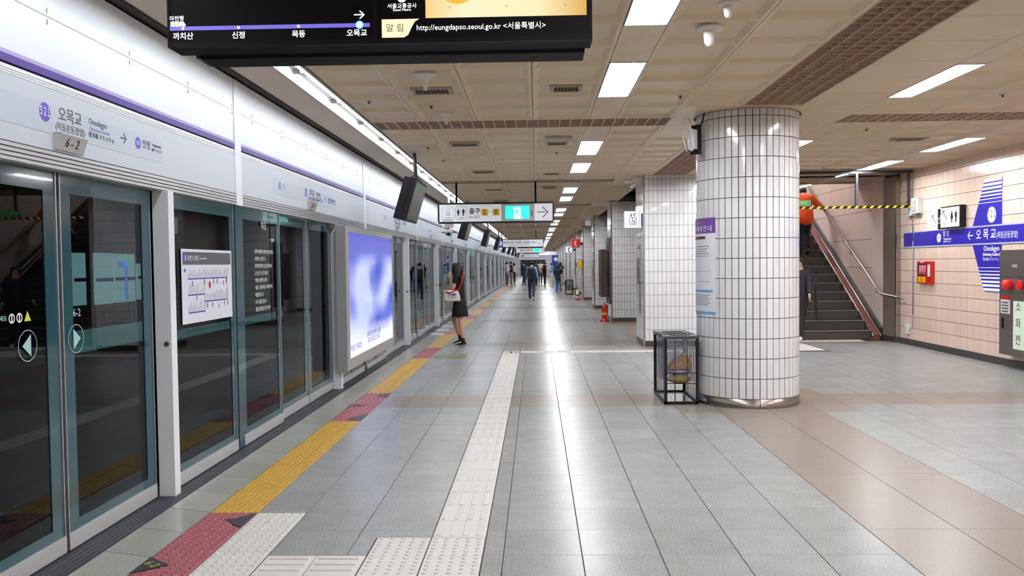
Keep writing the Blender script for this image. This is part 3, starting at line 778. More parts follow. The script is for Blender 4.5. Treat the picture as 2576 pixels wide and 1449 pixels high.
# ---------------------------------------------------------------- right tiled wall
WX = 6.53
wr = struct('wall_right', MB().box(WX+.008, WX+.2, -3, 15.5, 0, 3.3).box(WX+.008, WX+.2, 15.5, 27, 0, 8), tile_grout)
ty = []
z = .10; rowz = []
while z < 3.03: rowz.append((z, min(z+.2, 3.05))); z += .2
yy = 15.5
while yy > -3:
    for z0, z1 in rowz: ty.append((yy-.2, z0, .2, z1-z0))
    yy -= .2
ty.sort(key=lambda t: 0 if 11.1 < t[0] < 15.6 else 1)
wtm = {}
far = MB()
for k, (y0, z0, d, h) in enumerate(ty):
    if k < 298 and 11.1 < y0 < 15.6:
        kk = round(h, 3)
        if kk not in wtm: 
            wtm[kk] = MB().box(0, .010, .0028, d-.0028, .0035, h-.0035).mesh('tile', tile_beige)
        link('tile', wtm[kk], wr, (WX-.002, y0, z0))
    else: far.box(WX-.002, WX+.008, y0+.0028, y0+d-.0028, z0+.0035, z0+h-.0035)
far.build('plain_wall_tiles', tile_beige, wr)['kind'] = 'stuff'
struct('baseboard_right', MB().box(WX-.02, WX+.008, -3, 15.5, 0, .10).box(6.46, WX, 15.5, 16.1, 0, .10), skirting)
pil = struct('trim_5', MB().box(6.47, WX+.1, 15.52, 16.1, .10, 3.0), stone_dark)
struct('trim_6', MB().box(6.45, 6.52, 15.48, 15.525, 0, 2.95), steel)
# wall behind the camera
struct('wall_back', MB().box(-2.6, 6.7, -3.2, -3.0, 0, 3.3), mat('plain_back_wall', 'a79c92', .6))

# blue band and arrow emblem
band = thing('station_name_band', 'blue station name band with pale grey edges across the beige tiles', 'station sign', (WX-.004, 15.32, 1.84))
MB().box(-.008, 0, -8, 0, -.118, .118).build('panel', blue_band, band)
MB().box(-.010, 0, -8, 0, .118, .140).box(-.010, 0, -8, 0, -.140, -.118).build('edge_trim', light_grey, band)
MB().box(-.0086, -.008, -1.12, 0, -.118, .118).build('faded_section', indigo, band)
ww = white_paint
MB().lathe([(.072,0),(.072,.001)], (0,0,0), 24, axis='X').build('badge', white_paint, band, (-.0095, -1.32, 0)); text('522', .07, (-.0108, -1.32, 0), 'W', blue_band, band)
text('양 평', .10, (-.010, -1.56, .055), 'W', ww, band); text('Yangpyeong', .052, (-.010, -1.60, -.022), 'W', ww, band); text('楊坪 ヤンピョン', .034, (-.010, -1.60, -.07), 'W', ww, band)
text('←', .22, (-.010, -2.32, .0), 'W', ww, band); text('오 목 교', .168, (-.010, -2.76, .0), 'W', ww, band, bold=.002, sx=1.0)
text('(목동운동장앞)', .105, (-.010, -3.32, -.02), 'W', ww, band, sx=.85)
em = thing('arrow_emblem', 'tall blue arrow-shaped emblem numbered 521 on the beige tiled wall', 'station sign', (WX-.004, 12.54, 1.84))
# local y runs from the tip (+.40) to the straight edge (-.39)
def trap(z0, z1, sgn):
    # left edge as a function of height
    def le(z): return .40 - (z-.14)*(.40-.07)/(.80-.14)*1.0
    a, b = le(z0), le(z1)
    return [(0, a, sgn*z0), (0, b, sgn*z1), (0, -.39, sgn*z1), (0, -.39, sgn*z0)]
top = MB().prism(trap(.14, .80, 1), (-.006, 0, 0)); top.prism(trap(.14, .82, -1), (-.006, 0, 0)); top.build('plate', blue_band, em)
st_ = MB()
for k, (z_, h_) in enumerate(((.46,.008),(.51,.012),(.555,.018),(.60,.024),(.652,.030),(.704,.034),(.760,.040))):
    st_.prism(trap(z_, z_+h_, 1), (-.0066, 0, 0)); st_.prism(trap(z_+.01, z_+.01+h_, -1), (-.0066, 0, 0))
st_.build('white_stripes', white_paint, em)
MB().lathe([(.115,0),(.115,.0012)], (0,0,0), 28, axis='X').build('badge', white_paint, em, (-.0075, -.13, .285)); text('５２１', .14, (-.009, -.13, .285), 'W', blue_band, em, sx=.55)
text('Omokgyo', .105, (-.0072, -.13, -.20), 'W', ww, em, bold=.001); text('(Mokdong Stadium)', .058, (-.0072, -.13, -.285), 'W', ww, em, bold=.001); text('梧木橋 オモッキョ', .052, (-.0072, -.12, -.355), 'W', ww, em)

# restroom / bicycle sign
rs = thing('restroom_sign_box', 'black sign box with white face showing arrow and restroom figures', 'sign', (WX-.010, 13.14, 2.145))
MB().box(-.085, 0, 0, .63, -.16, .175).build('casing', black_m, rs)
MB().box(-.089, -.085, .03, .62, -.15, .155).build('white_face', sign_white, rs)
def person_icon(p, y, z, h, face='W', fem=False, m=black_text, x=-.0905):
    mb = MB(); s = h
    def P(u, v): return (x, y - u*s, z + v*s) if face == 'W' else (y + u*s, x, z + v*s)
    off = (-.001, 0, 0) if face == 'W' else (0, -.001, 0)
    mb.prism([P(.07*cos(2*pi*k/12), .43+.07*sin(2*pi*k/12)) for k in range(12)], off)
    if fem: mb.prism([P(-.10,.33),P(.10,.33),P(.22,-.05),P(.16,-.08),P(.10,.1),P(.20,-.2),P(.08,-.2),P(.08,-.5),P(-.08,-.5),P(-.08,-.2),P(-.20,-.2),P(-.10,.1),P(-.16,-.08),P(-.22,-.05)], off)
    else: mb.prism([P(-.17,.33),P(.17,.33),P(.19,-.08),P(.13,-.08),P(.11,.2),P(.10,-.5),P(.01,-.5),P(0,-.05),P(-.01,-.5),P(-.10,-.5),P(-.11,.2),P(-.13,-.08),P(-.19,-.08)], off)
    mb.build('restroom_pictogram', m, p)
def diag(p, x, y, z, h):
    mb = MB(); t_ = h*.12
    mb.prism([(x,y+h-t_,z+h),(x,y+h,z+h-t_),(x,y-h+t_,z-h),(x,y-h,z-h+t_)], (-.001,0,0))
    mb.box(x-.001, x, y-.1*h, y+h, z+h-1.6*t_, z+h).box(x-.001, x, y+h-1.6*t_, y+h, z-.1*h, z+h)
    mb.build('diagonal_arrow', black_text, p)
person_icon(rs, .255, .01, .19, fem=True); person_icon(rs, .125, .01, .19)
diag(rs, -.0905, .48, .04, .075); text('B1', .06, (-.0905, .48, -.10), 'W', black_text, rs)
bk = thing('bicycle_sign', 'white and black bicycle direction sign beside the restroom sign on tiles', 'sign', (WX-.010, 13.28, 2.145))
MB().box(-.012, 0, .50, 1.12, -.175, .17).build('panel', sign_white, bk)
bb = MB().box(-.0135, -.012, .50, .74, -.17, .16).build('black_square', black_m, bk)
for yy_, rr in ((.69,.05),(.58,.05)):
    mb = MB()
    for k in range(20):
        a, b = 2*pi*k/20, 2*pi*(k+1)/20
        mb.quad((-.0142, yy_+rr*cos(a), -.03+rr*sin(a)), (-.0142, yy_+rr*cos(b), -.03+rr*sin(b)), (-.0142, yy_+(rr-.01)*cos(b), -.03+(rr-.01)*sin(b)), (-.0142, yy_+(rr-.01)*cos(a), -.03+(rr-.01)*sin(a)))
    mb.build('bicycle_wheel', white_paint, bk)
MB().tube([(-.0145,.69,-.03),(-.0145,.635,.03),(-.0145,.58,-.03)], .004, 5).tube([(-.0145,.67,.05),(-.0145,.635,.03)], .004, 5).build('bicycle_frame', white_paint, bk)
diag(bk, -.013, .88, .0, .07); text('출구', .05, (-.013, 1.00, .12), 'W', black_text, bk); text('출구', .05, (-.013, .83, -.12), 'W', black_text, bk)
# gas mask / fire extinguisher wall box
fx = thing('emergency_box', 'small red emergency box with clear window and yellow label on beige tiles', 'emergency box', (WX-.004, 14.16, 1.09))
MB().box(-.06, 0, 0, .51, 0, .37).build('case', red_m, fx)
MB().box(-.062, -.06, .17, .47, .13, .335).build('window', mat('dark_red_glass','5a2228',.08,coat=1.), fx)
for k in range(3): MB().lathe([(.03,0),(.034,.05),(.03,.16)], (0,0,0), 10).build('canister', mat('pink_canister','b06a78',.3), fx, (-.045, .22+.085*k, .15))
yl = MB().box(-.063, -.06, .20, .47, .02, .115).build('yellow_label', yellow_m, fx); text('비상용\n구호용품', .034, (-.0645, .335, .068), 'W', red_m, fx)
MB().box(-.062, -.06, .03, .12, .12, .32).build('white_label', off_white, fx); text('비상마스크', .03, (-.0615, .32, .353), 'W', white_paint, fx)
# intercom boxes and conduit
ic = thing('wall_intercom', 'cream intercom box with small grey side box high on the beige wall', 'intercom', (WX-.004, 14.76, 2.41))
MB().box(-.09, 0, -.17, .09, -.13, .13).build('case', off_white, ic); MB().box(-.105, -.09, -.10, .06, -.09, .09).build('cover', mat('grey_cover','a9aaa2',.4), ic)
MB().box(-.06, 0, .13, .30, -.16, .0).build('junction_box', mat('pale_blue_plastic','b7c0c6',.4), ic)
MB().tube([(-.03,.2,-.16),(-.04,.15,-.24),(-.03,.17,-.30),(-.02,.165,-.6)], .006, 6).tube([(-.03,-.1,-.13),(-.04,.0,-.22),(-.03,.15,-.26)], .005, 6).build('loose_cable', dark_grey, ic)
cd = MB().tube([(WX-.02,14.93,2.1),(WX-.02,14.93,.55)], .009, 6).tube([(WX-.02,14.93,.55),(WX-.02,14.95,.32),(WX-.03,15.05,.26),(WX-.03,15.10,.27)], .007, 6)
tag(cd.build('cable_conduit', mat('grey_cable','8a8f9c',.4)), 'thin grey cable running down the beige tiled wall', 'cable')
so = thing('wall_socket', 'white wall socket low on the beige wall beside the steel corner strip', 'socket', (WX-.004, 15.13, .28))
MB().box(-.035, 0, -.06, .06, -.085, .085).build('case', mat('socket_white','dcdcd6',.4), so); MB().box(-.05, -.035, -.02, .02, -.02, .05).build('plug', off_white, so)
# hydrant cabinet at the right edge
hc = thing('fire_hydrant_cabinet', 'grey steel fire hydrant cabinet with red lamp at right edge of tiled wall', 'cabinet', (WX-.004, 10.9, .19))
MB().box(-.17, 0, 0, .98, 0, 1.42).build('case', cabinet_m, hc)
MB().box(-.178, -.17, .03, .95, 1.06, 1.40).build('upper_door', cabinet_m, hc); dr = MB().box(-.178, -.17, .03, .95, .03, .84).build('lower_door', cabinet_m, hc)
MB().box(-.19, -.178, .86, .885, .36, .50).build('handle', black_m, dr)
MB().box(-.175, -.17, .03, .95, .85, 1.05).build('control_panel', cabinet_m, hc)
MB().lathe([(.07,0),(.075,-.03),(.06,-.08),(.02,-.10),(.001,-.10)], (0,0,0), 20, axis='X', cap=False).build('red_lamp', mat('red_lamp','d0141a',.25,emit=.15), hc, (-.175, .72, .955))
MB().lathe([(.06,0),(.06,-.04)], (0,0,0), 20, axis='X').build('alarm_button', mat('red_lamp','d0141a',.25,emit=.15), hc, (-.175, .45, .955))
MB().box(-.178, -.17, .86, .90, .88, 1.01).build('indicator', black_m, hc)
s1 = MB().box(-.181, -.178, .70, .93, .56, .80, 0).box(-.1815, -.178, .70, .93, .75, .80, 1).build('instruction_label', [off_white, red_m], hc); 
for k in range(4): MB().box(-.183, -.181, .74, .90, .58+.04*k, .60+.04*k).build('printed_line', grey_text, hc)
s2 = MB().box(-.181, -.178, .12, .62, .10, .74).build('notice_panel', mat('pale_green_notice','d9ead2',.4), hc)
for k, s in enumerate('소화전'): text(s, .14, (-.183, .50, .66-.22*k), 'W', mat('brown_print','5a3a3a',.5), hc)
text('소화전', .05, (-.181, .6, 1.2), 'W', white_paint, hc)

# ---------------------------------------------------------------- round column
RC = (2.256, 9.2, .533)
rc = thing('round_column', 'thick round column covered in white vertical tiles with steel base ring', 'column', (RC[0], RC[1], 0))
r = RC[2]
MB().lathe([(r-.012, .08), (r-.012, CEIL)], n=96, cap=False).build('grout_core', tile_grout, rc)
MB().lathe([(r+.006, .002), (r+.006, .092), (r-.01, .096)], n=96, cap=False).build('steel_base', steel_dark, rc)
MB().box(-.003, .003, -r-.009, -r-.004, .002, .092).build('base_seam', black_m, rc)
MB().lathe([(r+.02, CEIL-.012), (r+.02, CEIL), (r-.02, CEIL)], n=96, cap=False).build('top_collar', grille_m, rc)
NT = 48
def ctile(h):
    mb = MB(); k = 3; da = 2*pi/NT; g = .0040/r; out = []
    i0, i1 = g, da-g
    a = [i0+(i1-i0)*q/k for q in range(k+1)]
    for zz in (0.0035, h-.0035):
        out.append([(r*cos(t), r*sin(t), zz) for t in a] + [((r-.014)*cos(t), (r-.014)*sin(t), zz) for t in a[::-1]])
    mb.rings(out, sm=False)
    return mb.mesh('tile', tile_white)
ct = {}
cam_a = math.atan2(-RC[1], -RC[0]); lst = []
zz = [.095+.205*k for k in range(15)] + [CEIL]
for row in range(15):
    for k in range(NT):
        a = 2*pi*(k+.5)/NT; d = abs((a-cam_a+pi) % (2*pi) - pi); lst.append((d, row, k))
lst.sort(key=lambda t: (t[0]))
restc = MB()
for n_, (d, row, k) in enumerate(lst):
    h = round(zz[row+1]-zz[row], 4)
    if h not in ct: ct[h] = ctile(h)
    if n_ < 296:
        o = link('tile', ct[h], rc, (0, 0, zz[row])); o.rotation_euler = (0, 0, 2*pi*k/NT)
    else:
        me = ct[h]; b = len(restc.v); ang = 2*pi*k/NT
        restc.v += [(v.co.x*cos(ang)-v.co.y*sin(ang), v.co.x*sin(ang)+v.co.y*cos(ang), v.co.z+zz[row]) for v in me.vertices]
        restc.f += [tuple(i+b for i in p.vertices) for p in me.polygons]; restc.m += [0]*len(me.polygons); restc.s += [False]*len(me.polygons)
restc.build('side_tiles', tile_white, rc)['kind'] = 'stuff'
# curved notice on the column
po = thing('curved_notice', 'long white notice with violet header wrapped on the round column', 'poster', (RC[0], RC[1], .955))
def cpatch(a0, a1, z0, z1, rr, m, nm, n=14):
    mb = MB()
    for k in range(n):
        b0, b1 = a0+(a1-a0)*k/n, a0+(a1-a0)*(k+1)/n
        mb.quad((rr*cos(b0), rr*sin(b0), z0), (rr*cos(b1), rr*sin(b1), z0), (rr*cos(b1), rr*sin(b1), z1), (rr*cos(b0), rr*sin(b0), z1), sm=True)
    return mb.build(nm, m, po)
A0, A1 = R(160), R(220.5)
cpatch(A0, A1, 0, 1.0, r+.004, mat('notice_paper', 'e4e5ea', .4), 'sheet'); cpatch(A0, A1, .84, 1.0, r+.0055, mat('notice_violet', '6a4a9a', .4), 'header_band')
cpatch(A0, A1, 0, .022, r+.0055, mat('sky_blue_print', '5aa7d8', .4), 'footer_band'); cpatch(A0, R(217), .225, .248, r+.0055, mat('sky_blue_print', '5aa7d8', .4), 'blue_bar')
cpatch(A0, R(205), .78, .81, r+.0055, mat('maroon_print', '5a2a34', .4), 'maroon_bar')
for k in range(5): cpatch(R(165), R(211-2*(k%3)), .70-.025*k, .706-.025*k, r+.0055, grey_text, 'printed_line', 8)
for k in range(6): cpatch(R(165), R(213-3*(k%2)), .19-.02*k, .195-.02*k, r+.0055, grey_text, 'printed_line', 8)
cpatch(R(165), R(213), .60, .603, r+.0055, blue_text, 'diagram_line'); cpatch(R(165), R(213), .44, .443, r+.0055, mat('violet_line','7a6ab0',.5), 'diagram_line'); cpatch(R(165), R(213), .335, .338, r+.0055, grey_text, 'diagram_line')
def ctext(body, size, ang, z, m):
    rr = r+.007; text(body, size, (rr*cos(ang), rr*sin(ang), z), (pi/2, 0, ang+pi/2), m, po)
for k, ch in enumerate('출입문폐쇄안내'): ctext(ch, .07, R(163+8.3*k), .885, white_paint)
for k, ch in enumerate('출입구이용시간'): ctext(ch, .035, R(172+4.5*k), .95, mat('orange_print','e08a4a',.4))
# router with antennas on the column
ro = thing('wifi_router', 'white wireless access point with upright antennas high on the round column', 'router', (1.66, 8.93, 2.76), R(-55))
MB().box(-.05, .06, -.02, .03, -.15, .15).build('mount_plate', black_m, ro); MB().box(-.04, .05, -.06, -.02, -.10, .10).ell((0,-.05,0),(.05,.03,.12)).build('body', mat('router_white','d8d8dc',.3), ro)
for k, (x_, z_) in enumerate(((-.055,.02),(-.03,.06),(.03,.05),(-.05,-.12))): MB().tube([(x_,-.07,z_),(x_-.03,-.10,z_+.17)], .007, 6).build('antenna', white_paint, ro)
MB().tube([(.03,.02,.1),(.06,.04,.18),(.08,.05,.27)], .008, 6).build('cable', black_m, ro)

# ---------------------------------------------------------------- square pillars
def pillar(x0, yf, lab, single=False, wdt=1.1, dep=1.1):
    p = thing('square_pillar', lab, 'pillar', (x0, yf, 0), 0, 'white tiled square pillars')
    MB().box(.010, wdt-.010, .010, dep-.010, .0, CEIL).build('grout_core', tile_grout, p)
    MB().box(-.002, wdt+.002, -.002, dep+.002, 0.001, .10).build('skirting', skirting if single else mat('mid_skirting','4a4642',.35), p)
    MB().box(-.006, .022, -.006, .022, .0, CEIL-.002).build('corner_trim', steel, p)
    n = 14; cw = (wdt-.03)/n; sw = (dep-.03)/3
    zz = [.10+.205*k for k in range(15)] + [CEIL]
    if single:
        fm, sm = {}, {}
        for r_ in range(15):
            h = round(zz[r_+1]-zz[r_], 4)
            if h < .03: continue
            if h not in fm:
                fm[h] = MB().box(.0026, cw-.0026, -.002, .010, .0026, h-.0026).mesh('tile', tile_white); sm[h] = MB().box(-.002, .010, .003, sw-.003, .0035, h-.0035).mesh('tile', tile_white)
            for k in range(n): link('tile', fm[h], p, (.024+cw*k, 0, zz[r_]))
            for k in range(3): link('tile', sm[h], p, (0, .024+sw*k, zz[r_]))
    else:
        mb = MB()
        for r_ in range(15):
            if zz[r_+1]-zz[r_] < .03: continue
            for k in range(n): mb.box(.024+cw*k+.003, .024+cw*(k+1)-.003, -.002, .010, zz[r_]+.003, zz[r_+1]-.003)
            for k in range(3): mb.box(-.002, .010, .024+sw*k+.004, .024+sw*(k+1)-.004, zz[r_]+.004, zz[r_+1]-.004)
        mb.build('face_tiles', tile_white, p)['kind'] = 'stuff'
    return p
plabs = ['white tiled square pillar just behind the round column', 'second white tiled square pillar, with the brown framed board on its side', 'third white tiled square pillar, with two small white boxes at its top',
         'fourth white tiled square pillar, carrying the red telephone sign', 'fifth white tiled square pillar, behind the far litter bin', 'sixth white tiled square pillar along the row', 'seventh white tiled square pillar along the row']
py = [15.18, 21.65, 28.1, 34.7, 41.3, 47.9, 54.4, 61, 67.6, 74.2, 80.8, 87.4, 94]
for k, y_ in enumerate(py):
    pillar(1.90, y_, plabs[k] if k < 7 else 'tiny far square pillar at the end of the row', single=(k == 0))
# what hangs on the first pillar
eb = thing('elevator_sign_box', 'white square sign with wheelchair elevator symbol on dark blue box', 'sign', (1.575, 15.25, 2.115))
MB().box(.20, .325, .02, .14, .035, .26).build('blue_casing', mat('navy_casing','1c1f66',.35), eb)
MB().box(0, .30, 0, .03, 0, .295).build('white_face', sign_white, eb)
def round_rect(mb, x, z, w_, h, th, y=-.001, rad=.04, n=5):
    def pth(x, z, w_, h, rd):
        o = []
        for cx, cz, a0 in ((x+w_-rd, z+rd, -90), (x+w_-rd, z+h-rd, 0), (x+rd, z+h-rd, 90), (x+rd, z+rd, 180)):
            for q in range(n+1): a = R(a0+90*q/n); o.append((cx+rd*cos(a), y, cz+rd*sin(a)))
        return o
    a, b = pth(x, z, w_, h, rad), pth(x+th, z+th, w_-2*th, h-2*th, max(rad-th, .002))
    for i in range(len(a)): j = (i+1) % len(a); mb.quad(a[i], a[j], b[j], b[i])
    return mb
def wheelchair(p, cx, cz, s, y=-.002, m=black_text):
    mb = MB()
    for k in range(16):
        a, b = R(150+250*k/16), R(150+250*(k+1)/16)
        f = lambda t, q: (cx+q*s*cos(t), y, cz-.1*s+q*s*sin(t))
        mb.quad(f(a,.30), f(b,.30), f(b,.24), f(a,.24))
    mb.box(cx-.06*s, cx+.02*s, y-.0008, y, cz-.1*s, cz+.25*s); mb.box(cx-.06*s, cx+.22*s, y-.0008, y, cz-.12*s, cz-.05*s)
    mb.prism([(cx+.16*s, y, cz-.1*s),(cx+.22*s, y, cz-.1*s),(cx+.34*s, y, cz-.36*s),(cx+.27*s, y, cz-.38*s)], (0,-.0008,0))
    mb.prism([(cx-.04*s+.07*s*cos(2*pi*k/10), y, cz+.36*s+.07*s*sin(2*pi*k/10)) for k in range(10)], (0,-.0008,0))
    mb.build('wheelchair_pictogram', m, p)
mb = MB(); round_rect(mb, .03, .03, .24, .235, .003, rad=.05); mb.build('outline', grey_text, eb)
mb = MB(); round_rect(mb, .088, .058, .125, .125, .008, rad=.015); mb.build('pictogram_frame', black_text, eb)
wheelchair(eb, .15, .125, .13); text('↓↑', .075, (.15, -.002, .222), 'S', black_text, eb, bold=.002)
cc = thing('pillar_camera', 'white security camera bracket at the top of the first square pillar', 'security camera', (1.86, 15.25, 2.93))
MB().box(-.14, .04, -.04, .04, -.02, .06).build('bracket', off_white, cc); MB().tube([(-.05,0,.02),(-.27,-.02,-.0)], .035, 10).tube([(0,0,0),(-.18,-.02,-.10)], .016, 8).build('camera_body', mat('cam_white','cfcfcb',.4), cc)
fp = thing('framed_notice', 'steel framed notice on the narrow side of the first square pillar', 'notice', (1.896, 15.45, 1.14))
MB().box(-.02, 0, 0, .48, 0, .70).build('frame', alu, fp); MB().box(-.022, -.02, .05, .43, .05, .65).build('sheet', mat('notice_greenish','8f9c98',.15,noise=.4,nscale=12,coat=.6), fp); MB().box(-.0235,-.022,.10,.38,.44,.60).build('notice_slip', mat('notice_pale','c4ccb8',.4), fp)
gp = thing('text_plate', 'narrow grey plate with white vertical lettering below the framed notice', 'plate', (1.896, 15.62, .56))
MB().box(-.008, 0, 0, .15, 0, .55).build('plate', mat('mid_grey_plate','6f6d6c',.4), gp); 
for k, s in enumerate('엘리베이터타는곳'): text(s, .055, (-.0095, .075, .50-.06*k), 'W', white_paint, gp)

# ---------------------------------------------------------------- staircase
RISE, TREAD, SY = .1725, .303, 16.15
stt = thing('staircase', 'dark stone staircase rising away to the exit with pale nosings', 'stairs', (3.62, SY, 0))
stp = MB().box(0, 2.64, 0, TREAD+.02, 0, RISE-.012).mesh('step', stair_m); nsm = MB().box(0, 2.64, -.018, .05, RISE-.012, RISE).mesh('nosing', nosing_m); trd = MB().box(0, 2.64, .05, TREAD, RISE-.012, RISE-.002).mesh('tread', stair_m)
NS = 24
for k in range(NS):
    s = link('step', stp, stt, (0, TREAD*k, RISE*k)); link('nosing', nsm, s); link('tread', trd, s)
MB().prism([(0,TREAD,0),(0,TREAD*NS,0),(0,TREAD*NS,RISE*NS-.18),(0,TREAD,-.01)], (2.64,0,0)).build('understructure', stair_m, stt)
sl_ = RISE/TREAD
def slope(x0, x1, z0, z1, y0=SY, y1=SY+TREAD*NS):
    return [(x0,y0,z0),(x0,y1,z0+(y1-y0)*sl_),(x0,y1,z1+(y1-y0)*sl_),(x0,y0,z1)]
bp = thing('bicycle_ramp', 'reddish bicycle channel with two steel rails beside the stairs', 'ramp', (0,0,0))
MB().prism(slope(6.27,0,-.02,.10), (.17,0,0)).build('channel', stair_red, bp)
for x_ in (6.285, 6.425): MB().tube([(x_, SY-.08, .06),(x_, SY-.02, .12),(x_, SY+TREAD*NS, .14+TREAD*NS*sl_)], .018, 10).build('steel_rail', steel, bp)
MB().prism(slope(6.44,0,-.05,.22), (.05,0,0)).build('black_stringer', skirting, bp)
hr = thing('wall_handrail', 'steel wall handrail rising beside the stairs and bending level at its foot', 'handrail', (0,0,0))
MB().tube([(6.41,15.12,.80),(6.41,15.14,.82),(6.41,16.05,.86),(6.41,16.12,.90),(6.41,23,.90+6.88*.56)], .020, 10).build('rail', steel, hr)
for y_, z_ in ((15.16,.80),(16.3,.97),(17.6,1.70),(18.9,2.43),(20.2,3.16)): MB().tube([(6.49,y_,z_-.08),(6.43,y_,z_-.09),(6.41,y_,z_-.02)], .010, 6).build('bracket', steel, hr)
# stair walls
pn = mat('pinkish_wall_panel', 'd6c4bb', .35, var=.03, noise=.04, nscale=3)
sw = struct('wall_stair_right', MB().box(6.53, 6.6, 16.08, 27, 0, 8), tile_grout)
y_ = 15.57
pmesh = MB().box(0, .02, .004, 1.146, .004, .546).mesh('panel', pn)
for a in range(10):
    for b in range(14):
        if y_+1.15*a < 16.0: continue
        link('panel', pmesh, sw, (6.50, y_+1.15*a, .25-.55+.55*b))
MB().box(6.50, 6.52, 16.1, 16.716, 0, 3.3).build('panel', pn, sw)
lw = struct('wall_stair_left', MB().box(3.40, 3.60, 16.16, 27, 0, 8).box(3.35, 3.40, 16.16, YEND, 0, 3.3), pn)
struct('wall_stair_back', MB().box(3.4, 6.6, 26.5, 26.7, 3.8, 9).box(3.4, 6.6, 23.46, 26.5, 4.0, 4.14), pn)
struct('ceiling_stair', MB().box(3.4, 6.6, 17.35, 17.45, 3.04, 3.9).prism([(3.4,17.4,3.9),(3.4,27,8.2),(3.4,27,8.3),(3.4,17.4,4.0)], (3.2,0,0)), mat('stair_ceiling','b8a58c',.6))
for k, (y_, z_) in enumerate(((19.2, 4.62), (22.0, 5.87), (25.0, 7.2))):
    t = thing('stairwell_light', ['lowest','middle','uppermost'][k]+' fluorescent light of the stairwell, hidden above the opening', 'ceiling light', (4.9, y_, z_), 0, 'stairwell lights')
    MB().box(-.6,.6,-.1,.1,0,.04).build('housing', housing, t); MB().tube([(-.58,-.05,-.05),(.58,-.05,-.05)], .055, 8).build('tube', tube_m, t)
# smoke curtain
scu = thing('smoke_curtain', 'hanging glass smoke curtain edged with a yellow and black hazard strip', 'smoke curtain', (3.02, 14.95, 2.41))
MB().box(0, 3.48, -.03, .03, .58, .63).build('top_rail', dark_grey, scu)
for x_ in (1.25, 2.53, 3.42): MB().box(x_-.02, x_+.02, -.02, .02, .02, .58).build('mullion', dark_grey, scu)
for a, b in ((0,1.23),(1.27,2.51),(2.55,3.40)): MB().box(a, b, -.004, .004, .02, .58).build('glass_pane', smoke_glass, scu)
MB().box(0, 3.48, -.022, .022, -.022, .022).build('bottom_bar', black_m, scu)
hz = MB().prism([(0,-.0235,-.021),(.05,-.0235,-.021),(.09,-.0235,.021),(.04,-.0235,.021)], (0,-.001,0)).mesh('yellow_stripe', yellow_m)
for k in range(27): link('yellow_stripe', hz, scu, (.13*k+.01, 0, 0))
gb_ = thing('green_banner', 'green strip banner with yellow Korean lettering hung on the hazard strip', 'banner', (4.15, 14.91, 2.44))
MB().box(0, .60, -.004, 0, 0, .10).build('strip', green_sign, gb_); text('보행안전경계석', .075, (.30, -.006, .05), 'S', mat('yellow_print','b9bc2a',.5), gb_, bold=.001)

# ---------------------------------------------------------------- litter bins
def bin_(x, y, lab, s=1., full=True):
    W_, D_, H_ = .36, .82, .72
    t = thing('litter_bin', lab, 'litter bin', (x, y, 0), 0, 'black framed litter bins')
    f = MB()
    for px in (0, W_-.03):
        for pyy in (0, D_-.03): f.box(px, px+.03, pyy, pyy+.03, 0.001, H_-.03)
    f.box(0, W_, 0, .02, .001, .03).box(0, W_, D_-.02, D_, .001, .03).box(0, .02, 0, D_, .001, .03).box(W_-.02, W_, 0, D_, .001, .03)
    f.build('frame', black_m, t)
    tp_ = MB().box(-.005, W_+.005, -.005, .07, H_-.03, H_).box(-.005, W_+.005, .21, .29, H_-.03, H_).box(-.005, W_+.005, .43, .50, H_-.03, H_).box(-.005, W_+.005, .64, D_+.005, H_-.03, H_)
    tp_.box(-.005, .07, .07, .64, H_-.03, H_).box(W_-.07, W_+.005, .07, .64, H_-.03, H_); tp_.build('slotted_lid', mat('bin_lid','3a3a40',.25), t)
    bar = MB().box(-.003, .003, 0, .006, .03, H_-.03).mesh('bar', black_m)
    for k in range(1, 3): link('bar', bar, t, (W_*k/3+.01*(k-1.5), .004, 0)); link('bar', bar, t, (W_*k/3, D_-.012, 0))
    barx = MB().box(0, .006, -.003, .003, .03, H_-.03).mesh('bar', black_m)
    for k in range(1, 7):
        link('bar', barx, t, (.004, D_*k/7, 0)); link('bar', barx, t, (W_-.012, D_*k/7, 0))
    for z_ in (.22, .33): MB().box(.0, W_, .002, .008, z_-.004, z_+.004).build('cross_bar', black_m, t)
    MB().box(.03, W_-.03, .03, D_-.03, .004, .012).build('bottom_plate', mat('bin_floor','b7b9bd',.15,metal=.6), t)
    if full:
        MB().box(.035, W_-.035, .03, .40, .24, H_-.04).build('clear_bag', bag_film, t)
        MB().box(.035, W_-.035, .42, D_-.03, .20, H_-.04).build('clear_bag', bag_film, t)
        j = MB(); j.ell((.18,.16,.25),(.13,.10,.05),12,6,0).ell((.18,.2,.33),(.14,.12,.04),12,6,1)
        j.prism([(.06,.09,.36),(.31,.09,.36),(.29,.09,.46),(.24,.09,.52),(.12,.09,.44)], (0,.18,0), 2)
        j.ell((.29,.10,.50),(.012,.012,.012),8,5,3)
        j.build('rubbish', [mat('ochre_rubbish','9a7c3e',.6,noise=.2,nscale=25), mat('lavender_film','a9a8bd',.3,noise=.2,nscale=30), mat('brown_paper','95703f',.7,noise=.2,nscale=20), red_m], t)['kind'] = 'stuff'
    return t
bin_(1.335, 8.97, 'black framed litter bin with clear rubbish bag beside the round column')
bin_(1.38, 40.4, 'small far litter bin before the fifth square pillar', full=True)

